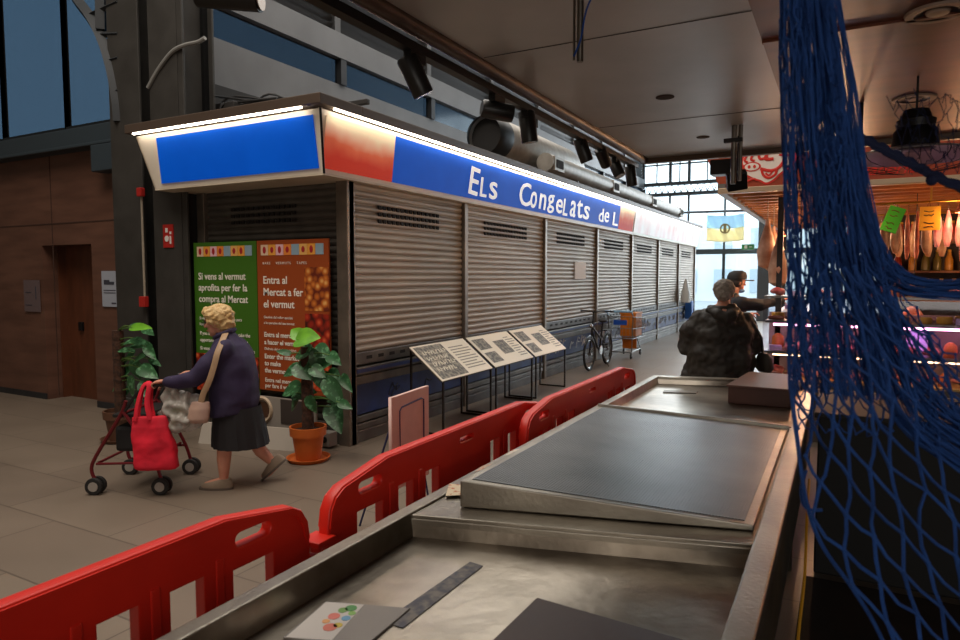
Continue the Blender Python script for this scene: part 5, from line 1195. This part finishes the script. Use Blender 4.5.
for z, x0, ks, wh in ((.641, BX0+.2, (0, 1, 4), 'on the deck of the side meat display'), (.926, BX0+.2, (4, 5, 3), 'on the shelf of the side meat display'), (1.301, BX0+.22, (3, 2, 5), 'on top of the side glass display')):
    y = BY+1.05
    while y < 11.2:
        put(rn.choice(ks), x0+rn.uniform(-.04, .04), y, z, rn.uniform(0, 3), wh, 'goods '+wh, rn.uniform(.9, 1.2)); y += rn.uniform(.22, .32)
# hams hanging at the left corner
def ham(px, py, Y, label):
    p = at(px, py, 1, Y); s = thing('hanging_ham', label, 'ham', (p.x, p.y, p.z), 0, 'hams hanging at the stall corner')
    mb = MB(); mb.rings([(p.x, p.y, p.z-.28, .035, .03), (p.x, p.y, p.z-.24, .09, .07), (p.x, p.y, p.z-.08, .11, .085), (p.x, p.y, p.z+.1, .07, .055), (p.x, p.y, p.z+.24, .03, .03), (p.x, p.y, p.z+.3, .02, .02)], 18); wobble(mb, .012, 12)
    obj('meat', mb, mat('ham_skin', 'a8755a', .5, 0, 'd0a890', 7), s, smooth=True)
    obj('string', MB().tube([(p.x, p.y, p.z+.29), (p.x, p.y, 2.6)], .005, 5), mat('string', '9a8a70', .8), s)
ham(767, 245, 8.6, 'first wrapped ham hanging left of the blue net'); ham(773, 250, 9.3, 'second wrapped ham hanging beside the blue net'); ham(778, 262, 8.4, 'ham hanging partly behind the edge of the blue net')
# rail and hanging packs
rz_ = at(900, 203, 1, 8.1).z
obj('hanging_rail', MB().tube([(-.5, 8.1, rz_), (4.3, 8.1, rz_)], .012, 8).tube([(at(931, 203, 1, 8.1).x, 8.1, rz_), (at(931, 203, 1, 8.1).x, 8.1, 2.62)], .01, 6).tube([(3, 8.1, rz_), (3, 8.1, 2.62)], .01, 6).tube([(-.45, 8.1, rz_), (-.45, 8.1, 2.62)], .01, 6), mat('brass_rail', 'b8893a', .35, .9), bs, smooth=True)
def hang_proto(name, L, wv, m, lab):
    s = thing(name, lab, 'hanging goods', (0, 0, -5), 0, lab)
    obj('hook', MB().tube(smooth_path([(0, .0, .014), (0, .02, 0), (0, .0, -.03), (0, 0, -.09)], 4), .003, 5).xf(Matrix.Translation((0, 0, -5))), CH, s)
    mb = MB(); mb.rings([(0, 0, -L-.08, wv*.5, .012), (0, 0, -L, wv, .03), (0, 0, -L*.6-.04, wv*.95, .035), (0, 0, -L*.3-.05, wv*.6, .025), (0, 0, -.08, .008, .008)], 14); wobble(mb, .012, 18)
    obj('pack', mb.xf(Matrix.Translation((0, 0, -5))), m, s, smooth=True); return s
HP = [[hang_proto('hanging_pack', .42, .045, mat('pack_beige', 'b08c6c', .4, 0, '8a5a3c', 9), 'beige wrapped pack hanging from the brass rail of the stall'), 0], [hang_proto('hanging_pack', .36, .04, mat('pack_pink', 'e07a80', .35, 0, 'f0b8b0', 9), 'pink wrapped pack hanging at the right of the brass rail'), 0], [hang_proto('hanging_sausage', .48, .022, mat('dry_sausage', 'b05a3c', .5, 0, '8a3c28', 12), 'long dry sausage hanging from the brass rail of the stall'), 0]]
x = at(850, 203, 1, 8.1).x
xs = at(938, 203, 1, 8.1).x
while x < 1.6:
    k = (1 if rn.random() < .75 else 0) if x > xs else rn.choice((0, 0, 2)); h = HP[k]
    o = h[0] if h[1] == 0 else dup(h[0], (0, 0, 0)); h[1] = 1
    o.location = (x, 8.1, rz_-.013); o.rotation_euler = (0, 0, rn.uniform(-.4, .4)); x += rn.uniform(.075, .10)
# second row of hanging goods further back
for h in HP: h[0].location = h[0].location
x = -.1
s2 = None
while x < 1.9:
    k = rn.choice((0, 2)); o = dup(HP[k][0], (x, 9.6, rz_-.013), rn.uniform(-.4, .4), 'hanging cured goods in the dim back row of the stall'); o['group'] = 'cured goods in the back row'; x += rn.uniform(.13, .2)
obj('hanging_rail', MB().tube([(-.4, 9.6, rz_), (4.3, 9.6, rz_)], .012, 8).tube([(-.35, 9.6, rz_), (-.35, 9.6, 2.62)], .01, 6).tube([(4, 9.6, rz_), (4, 9.6, 2.62)], .01, 6), mat('brass_rail', 'b8893a', .35, .9), bs, smooth=True)
# price signs
def sign(px0, py0, px1, py1, c, label, rot=0):
    a = at(px0, py0, 1, 7.98); b = at(px1, py1, 1, 7.98); cx, cz = (a.x+b.x)/2, (a.z+b.z)/2; w2, h2 = (b.x-a.x)/2, (a.z-b.z)/2
    M = Matrix.Translation((cx, 7.98, cz)) @ Matrix.Rotation(rot, 4, 'Y')
    s = obj('price_sign', MB().box(-w2, w2, -.003, .003, -h2, h2, M), mat('sign_'+c, c, .6)); tag(s, label, 'sign')
    mb = MB(); r2 = random.Random(int(px0))
    for k in range(5):
        if k == 2: continue
        mb.tube([M @ Vector((-w2*.6+w2*.24*i, -.006, h2*.62-k*h2*.33+r2.uniform(-.012, .012))) for i in range(5)], .005, 4)
    obj('handwriting', mb, mat('sign_ink', '5a3a10', .6), s)
    obj('clip', MB().tube([M @ Vector((0, 0, h2)), (cx, 8.07, rz_)], .003, 4), CH, s)
sign(863, 211, 875, 236, 'd8781a', 'orange handwritten price sign hanging just right of the blue net'); sign(885, 207, 901, 232, '3aa81e', 'tilted bright green sign hanging between the orange and yellow signs', .35); sign(920, 207, 940, 230, 'e8a81a', 'yellow-orange handwritten sign hanging at the right of the stall rail')
# back shelves with jars and bottles
sh = thing('back_shelf', 'dark wooden back shelf of the delicatessen stall with products', 'shelf', (1.4, 11.2, 0))
for z in (1.35, 1.75, 2.15): obj('shelf_board', MB().box(.3, 4.3, 11.1, 11.45, z, z+.03), mat('shelf_wood', '7a4a28', .6), sh)
for x in (.3, 2.2, 4.3): obj('upright', MB().box(x-.02, x+.02, 11.1, 11.45, 0, 2.3), mat('shelf_wood', '7a4a28', .6), sh)
J = []
for i, c in enumerate(('c8862a', 'a83a1a', '7a6a28')):
    mb = MB(); mb.lathe([(.04, 0), (.05, .01), (.05, .15), (.03, .2), (.02, .27)], (0, 0, 0), 14); o = obj('bottle', mb, mat('bottle_'+c, c, .3), smooth=True); obj('cap', MB().lathe([(.022, .26), (.022, .29)], (0, 0, 0), 12), MEAT[5], o); J.append([o, 0])
for z, wh in ((1.381, 'lowest'), (1.781, 'middle'), (2.181, 'topmost')):
    x = .4
    while x < 2.1:
        h = J[rn.randrange(3)]; o = h[0] if not h[1] else dup(h[0], (0, 0, 0)); h[1] = 1; o.location = (x, 11.28, z)
        tag(o, 'glass bottle on the %s back shelf of the stall' % wh, 'bottle', 'bottles on the %s back shelf' % wh); x += rn.uniform(.13, .18)
# digital scale / lilac panel and small lamp over the counter
p = at(917, 337, 1, 7.95)
s = obj('scale_display', MB().box(p.x-.09, p.x+.09, 7.93, 7.97, .95, 1.17), mat('lilac_screen', 'b48ae0', .4, emit=.8), bevel=.005); tag(s, 'glowing lilac screen standing inside the meat display', 'screen'); obj('stand', MB().box(p.x-.02, p.x+.02, 7.94, 7.96, .925, .96), BLACKP, s)
def pend(x, y, z, label, r=.1, drop=2.6, warm=(1, .55, .28), power=14):
    s = thing('pendant_lamp', label, 'lamp', (x, y, z), 0, 'small pendant lamps of the stall')
    obj('shade', MB().lathe([(r*.25, .10), (r*.5, .09), (r, .015), (r, 0)], (x, y, z), 24, False), mat('lamp_shade_red', 'c87058', .4), s, smooth=True)
    obj('bulb', MB().ell((x, y, z+.02), (r*.75, r*.75, .025), 16, 8), mat('warm_bulb', 'ffd9b8', .4, emit=7), s)
    obj('cord', MB().tube([(x, y, z+.1), (x, y, drop)], .004, 5), BLACKP, s)
    l = bpy.data.lights.new('lamp_light', 'POINT'); l.energy = power; l.color = warm; l.shadow_soft_size = .06; lo = bpy.data.objects.new('lamp_light', l); COL.objects.link(lo); lo.location = (x, y, z-.04)
p = at(913, 319, 1, 8.55)
pend(p.x, 8.65, p.z+.03, 'small pendant lamp with a bright bulb hanging low over the display', power=10)
pend(-.15, 8.9, 2.2, 'small pendant lamp of the stall behind the blue net', power=60); pend(1.0, 7.9, 2.32, 'small added pendant lamp hanging before the products at the right edge of the view', r=.06, power=9); pend(.1, 7.85, 2.36, 'small added pendant lamp right behind the net bundle', r=.06, power=8); pend(2.1, 9.2, 2.2, 'small pendant lamp of the stall off the right side', power=60); pend(-.85, 11.0, 2.3, 'small pendant lamp over the far end of the side display', power=45)  # the two small front lamps are added to brighten the display front
# black industrial pendant under the canopy
p = at(915, 150, 1, 4.4); p = Vector((p.x, 4.4, p.z))
s = thing('industrial_pendant', 'black bell pendant lamp with a wide pale shade under the wood canopy', 'lamp', tuple(p))
z = p.z-.03
obj('lamp_body', MB().lathe([(.085, .03), (.115, .05), (.105, .13), (.09, .15), (.095, .19), (.075, .20), (.06, .245), (.02, .25)], (p.x, p.y, z), 28), BLACK, s, smooth=True)
obj('glass_shade', MB().lathe([(.10, .05), (.2, .03), (.34, .0), (.345, -.008), (.2, .018), (.1, .035)], (p.x, p.y, z), 36, False), mat('shade_pale_grey', '8a8684', .35, .1), s, smooth=True)
mb = MB()
for k in range(16):
    a = k*PI/8; mb.tube(smooth_path([(p.x+.34*math.cos(a), p.y+.34*math.sin(a), z), (p.x+.3*math.cos(a), p.y+.3*math.sin(a), z-.05), (p.x+.1*math.cos(a), p.y+.1*math.sin(a), z-.09)], 3), .002, 4)
obj('wire_guard', mb, BLACK, s); obj('cord', MB().tube([(p.x, p.y, z+.24), (p.x, p.y, CZ)], .006, 6), BLACK, s)
a = at(842, 142, 1, 5.0); 
# dark rail and black pole behind the net
a = at(861, 122, 1, 4.9); b_ = at(861, 235, 1, 4.9)
s = obj('thin_black_pole', MB().tube([(a.x, 4.9, b_.z), (a.x, 4.9, CZ)], .012, 8), BLACK, smooth=True); tag(s, 'thin black pole hanging from the canopy just right of the net bundle', 'pole')

# ============================================================ BACK SIDE OF THE FISH STALL
cab = thing('dark_back_counter', 'low dark counter behind the fish stall in the lower right', 'counter', (1.2, 4.6, 0))
DK = mat('dark_counter', '080807', .7, 0, '0b0a09', 3)
obj('cabinet_body', MB().box(-.09, 2.6, 4.15, 4.9, .03, .93), DK, cab, bevel=.01)
obj('counter_top', MB().box(-.11, 2.62, 4.10, 4.95, .93, .96), mat('dark_steel_top', '1a1614', .7, 0), cab, bevel=.005)
for x in (.9, 1.7): obj('door_gap', MB().box(x-.004, x+.004, 4.146, 4.15, .1, .9), BLACKP, cab)
s = obj('floor_mat', MB().box(-.14, 2.6, .3, 4.13, .001, .012), mat('brown_rubber_mat', '2c1f17', .8, 0, '221812', 5, .1, 30)); tag(s, 'dark brown rubber mat on the floor behind the fish counter', 'mat')
mb = MB(); P = [at(x, y, 0, -.085) for x, y in ((793, 470), (792, 500), (788, 540), (785, 560))]
tag(obj('yellow_cable', MB().tube(smooth_path([(-.1, 3.3, .80), (-.095, 3.0, .72), (-.09, 2.8, .55), (-.1, 2.6, .32), (-.08, 2.5, .02)], 5), .006, 6), mat('yellow_cable', 'c08a1a', .5), smooth=True), 'thin yellow cable hanging down the inner side of the steel counter', 'cable')

# ============================================================ FLAG, exit sign
p0 = at(707, 215, 1, 26.4); p1 = at(744, 240, 1, 26.4)
fl = thing('flag', 'pale blue and yellow flag with a small emblem hanging before the far glazed front', 'flag', ((p0.x+p1.x)/2, 26.4, p1.z))
def cloth(z0, z1, m, name):
    mb = MB(); n = 24; rows = []
    for j in range(7):
        z = z0+(z1-z0)*j/6; rows.append([mb.bm.verts.new((p0.x+(p1.x-p0.x)*i/n, 26.4+.05*math.sin(i*.7+j*.4), z-.05*math.sin(PI*i/n))) for i in range(n+1)])
    for j in range(6):
        for i in range(n): mb.bm.faces.new((rows[j][i], rows[j][i+1], rows[j+1][i+1], rows[j+1][i]))
    o = obj(name, mb, m, fl, smooth=True); sd = o.modifiers.new('s', 'SOLIDIFY'); sd.thickness = .01; return o
FB = mat('flag_blue', 'c8ecfc', .8); FY_ = mat('flag_yellow', 'fff6c8', .8)
for m in (FB, FY_): m.node_tree.nodes['Principled BSDF'].inputs['Transmission Weight'].default_value = .3
zm = (p0.z+p1.z)/2; cloth(zm, p0.z, FB, 'blue_half'); cloth(p1.z, zm, FY_, 'yellow_half')
c = (p0+p1)/2; obj('emblem', MB().torus((c.x, 26.33, zm-.05), .16, .03, (0, 1, 0), 24, 6).box(c.x-.05, c.x+.05, 26.32, 26.34, zm-.2, zm+.12), mat('flag_emblem', 'b8a878', .7), fl)
obj('flag_line', MB().tube([(p0.x-1.9, 26.4, p0.z+.14), (p1.x+.5, 26.4, p0.z+.10)], .05, 6).tube([(p0.x, 26.4, p0.z+.1), (p0.x, 26.4, p0.z-.02)], .01, 4).tube([(p1.x, 26.4, p0.z+.1), (p1.x, 26.4, p0.z-.02)], .01, 4), mat('facade_frame', '4b5258'), fl)
p = at(748, 247, 1, 26.85)
s = obj('exit_sign', MB().box(p.x-.22, p.x+.22, 26.82, 26.898, p.z-.10, p.z+.10), mat('exit_green', '2f7d4a', .5)); tag(s, 'small green emergency exit sign on the far column', 'sign')
obj('pictogram', MB().box(p.x-.12, p.x-.02, 26.81, 26.82, p.z-.06, p.z+.06).box(p.x+.04, p.x+.15, 26.81, 26.82, p.z-.015, p.z+.015), PAPER, s)

# ============================================================ BLUE FISHING NET
net = thing('fishing_net', 'blue knotted fishing net hanging from the canopy in the right foreground', 'net', tuple(atd(890, 600, 1.15)))
NETM = mat('blue_net_cord', '22529e', .8, 0, '1a4488', 20, .5, 300)
D0 = 1.15
def bez(P, t):
    n = len(P)-1; k = min(int(t*n), n-1); f = t*n-k; g = lambda i: P[min(max(i, 0), n)]
    a, b, c, d = [Vector(q) for q in (g(k-1), g(k), g(k+1), g(k+2))]
    return .5*((2*b)+(c-a)*f+(2*a-5*b+4*c-d)*f*f+(3*b-a-3*c+d)*f**3)
def npt(x, y, d): return atd(x, y, d)
def meshnet(mb, Lc, Rc, nc, nr, rad, depth, jit=1.0, seed=0, slack=.5, r1=None, pw=1.0):
    rn = random.Random(seed); K = {}
    for r in range(nr+1):
        t = (r/nr)**pw; L, R = bez(Lc, t), bez(Rc, t)
        for c in range(nc+1):
            if (r+c) % 2: continue
            u = c/nc; p = L.lerp(R, u); wpx = (R-L).length/nc
            K[(r, c)] = npt(p.x+rn.gauss(0, 1)*wpx*.33*jit, p.y+rn.gauss(0, 1)*3*jit+rn.gauss(0, 1)*wpx*.12, depth+.05*math.sin(u*6+r*.35+seed)+rn.gauss(0, .012))
    for (r, c), p in K.items():
        for dc in (-1, 1):
            q = K.get((r+1, c+dc))
            if q is None: continue
            m = (p+q)/2+Vector((rn.gauss(0, .5)*.006, rn.gauss(0, .5)*.006, -slack*.01*abs(rn.gauss(0, 1))))*jit
            rr = rad if r1 is None else rad+(r1-rad)*r/nr
            mb.tube([p, m, q], rr, 5, cap=False)
        if rad > .0014: mb.ell(p, rad*1.9, 6, 4)
def strands(mb, Lc, Rc, n, rad, depth, seed, wav=3, k=26, t0=0, t1=1):
    rn = random.Random(seed)
    for i in range(n):
        u = rn.random(); ph = rn.random()*6; dd = depth+rn.uniform(-.05, .05); am = rn.uniform(.3, 1)*wav; fr_ = rn.uniform(3, 9)
        P = []
        for j in range(k+1):
            t = t0+(t1-t0)*j/k; L, R = bez(Lc, t), bez(Rc, t); uu = min(1, max(0, u+.10*math.sin(t*fr_+ph))); p = L.lerp(R, uu)
            P.append(npt(p.x+am*math.sin(t*fr_*3+ph), p.y, dd+.02*math.sin(t*7+ph)))
        mb.tube(P, rad, 5, cap=False)
top = at(806, 0, 2, CZ)
# gathered bundle from the canopy down
LA = [(779, -350, 0), (780, -190, 0), (780, -20, 0), (781, 90, 0), (786, 200, 0), (789, 300, 0), (790, 390, 0)]
RA = [(812, -350, 0), (826, -190, 0), (830, -20, 0), (842, 90, 0), (853, 180, 0), (868, 290, 0), (890, 400, 0)]
mb = MB(); strands(mb, LA, RA, 120, .00115, D0, 1, 2.5, 44); obj('gathered_cords', mb, NETM, net, kind='stuff')
mb = MB(); meshnet(mb, LA, RA, 18, 40, .0012, D0-.03, .9, 4); obj('bundle_mesh', mb, NETM, net, kind='stuff')
mb = MB(); strands(mb, [(800, -20, 0), (806, 100, 0), (820, 200, 0), (850, 300, 0), (875, 370, 0), (905, 430, 0), (975, 480, 0)], [(835, -20, 0), (856, 100, 0), (872, 200, 0), (893, 290, 0), (915, 350, 0), (950, 400, 0), (990, 420, 0)], 80, .00125, D0+.03, 2, 4, 34); obj('gathered_cords', mb, NETM, net, kind='stuff')
mb = MB(); strands(mb, [(830, 150, 0), (855, 230, 0), (885, 285, 0), (930, 298, 0), (1000, 300, 0)], [(850, 120, 0), (878, 230, 0), (900, 268, 0), (935, 280, 0), (1000, 276, 0)], 60, .00125, D0+.06, 3, 4, 26); obj('gathered_cords', mb, NETM, net, kind='stuff')
# wide open mesh at the bottom
LB = [(789, 290, 0), (790, 340, 0), (794, 390, 0), (803, 440, 0), (812, 500, 0), (838, 560, 0), (880, 630, 0), (925, 700, 0)]
RB_ = [(868, 260, 0), (905, 310, 0), (945, 350, 0), (985, 400, 0), (1025, 450, 0), (1060, 500, 0), (1085, 560, 0), (1100, 640, 0)]
mb = MB(); meshnet(mb, LB, RB_, 17, 13, .0024, D0-.04, .6, 7, .8, .0033); obj('open_mesh', mb, NETM, net, kind='stuff')
mb = MB(); meshnet(mb, [(786, 250, 0), (788, 320, 0), (792, 380, 0), (797, 430, 0)], [(880, 250, 0), (925, 320, 0), (965, 370, 0), (1000, 430, 0)], 26, 14, .0015, D0+.05, 1.0, 9); obj('open_mesh', mb, NETM, net, kind='stuff')
mb = MB(); mb.tube([npt(x, y, D0-.02) for x, y in [(q.x, q.y) for q in smooth_path([(a, b, 0) for a, b in ((790, 380), (796, 430), (806, 500), (822, 545), (850, 585), (875, 625), (900, 680))], 5)]], .0035, 6); mb.tube([npt(q.x, q.y, D0) for q in smooth_path([(806, 470, 0), (801, 490, 0), (806, 508, 0), (822, 510, 0)], 5)], .003, 6)
obj('edge_cord', mb, NETM, net)
# thick rope running to the upper right and fine netting below it
mb = MB(); P = [npt(q.x, q.y, D0+.15) for q in smooth_path([(845, 128, 0), (870, 142, 0), (905, 160, 0), (940, 178, 0), (985, 198, 0)], 6)]
mb.tube(P, .007, 8)
for k in range(3): mb.tube([p+Vector((.004*math.cos(i*.9+k*2.1), 0, .008*math.sin(i*.9+k*2.1))) for i, p in enumerate(P)], .004, 6)
mb.ell(npt(932, 180, D0+.14), .011, 10, 8); obj('rope', mb, mat('dark_blue_rope', '101c40', .8), net)
mb = MB(); meshnet(mb, [(890, 95, 0), (895, 130, 0), (905, 165, 0)], [(990, 90, 0), (990, 120, 0), (990, 165, 0)], 16, 8, .0007, D0+.15, 1.2, 12, 1); obj('fine_netting', mb, mat('dark_blue_rope', '101c40', .8), net, kind='stuff')
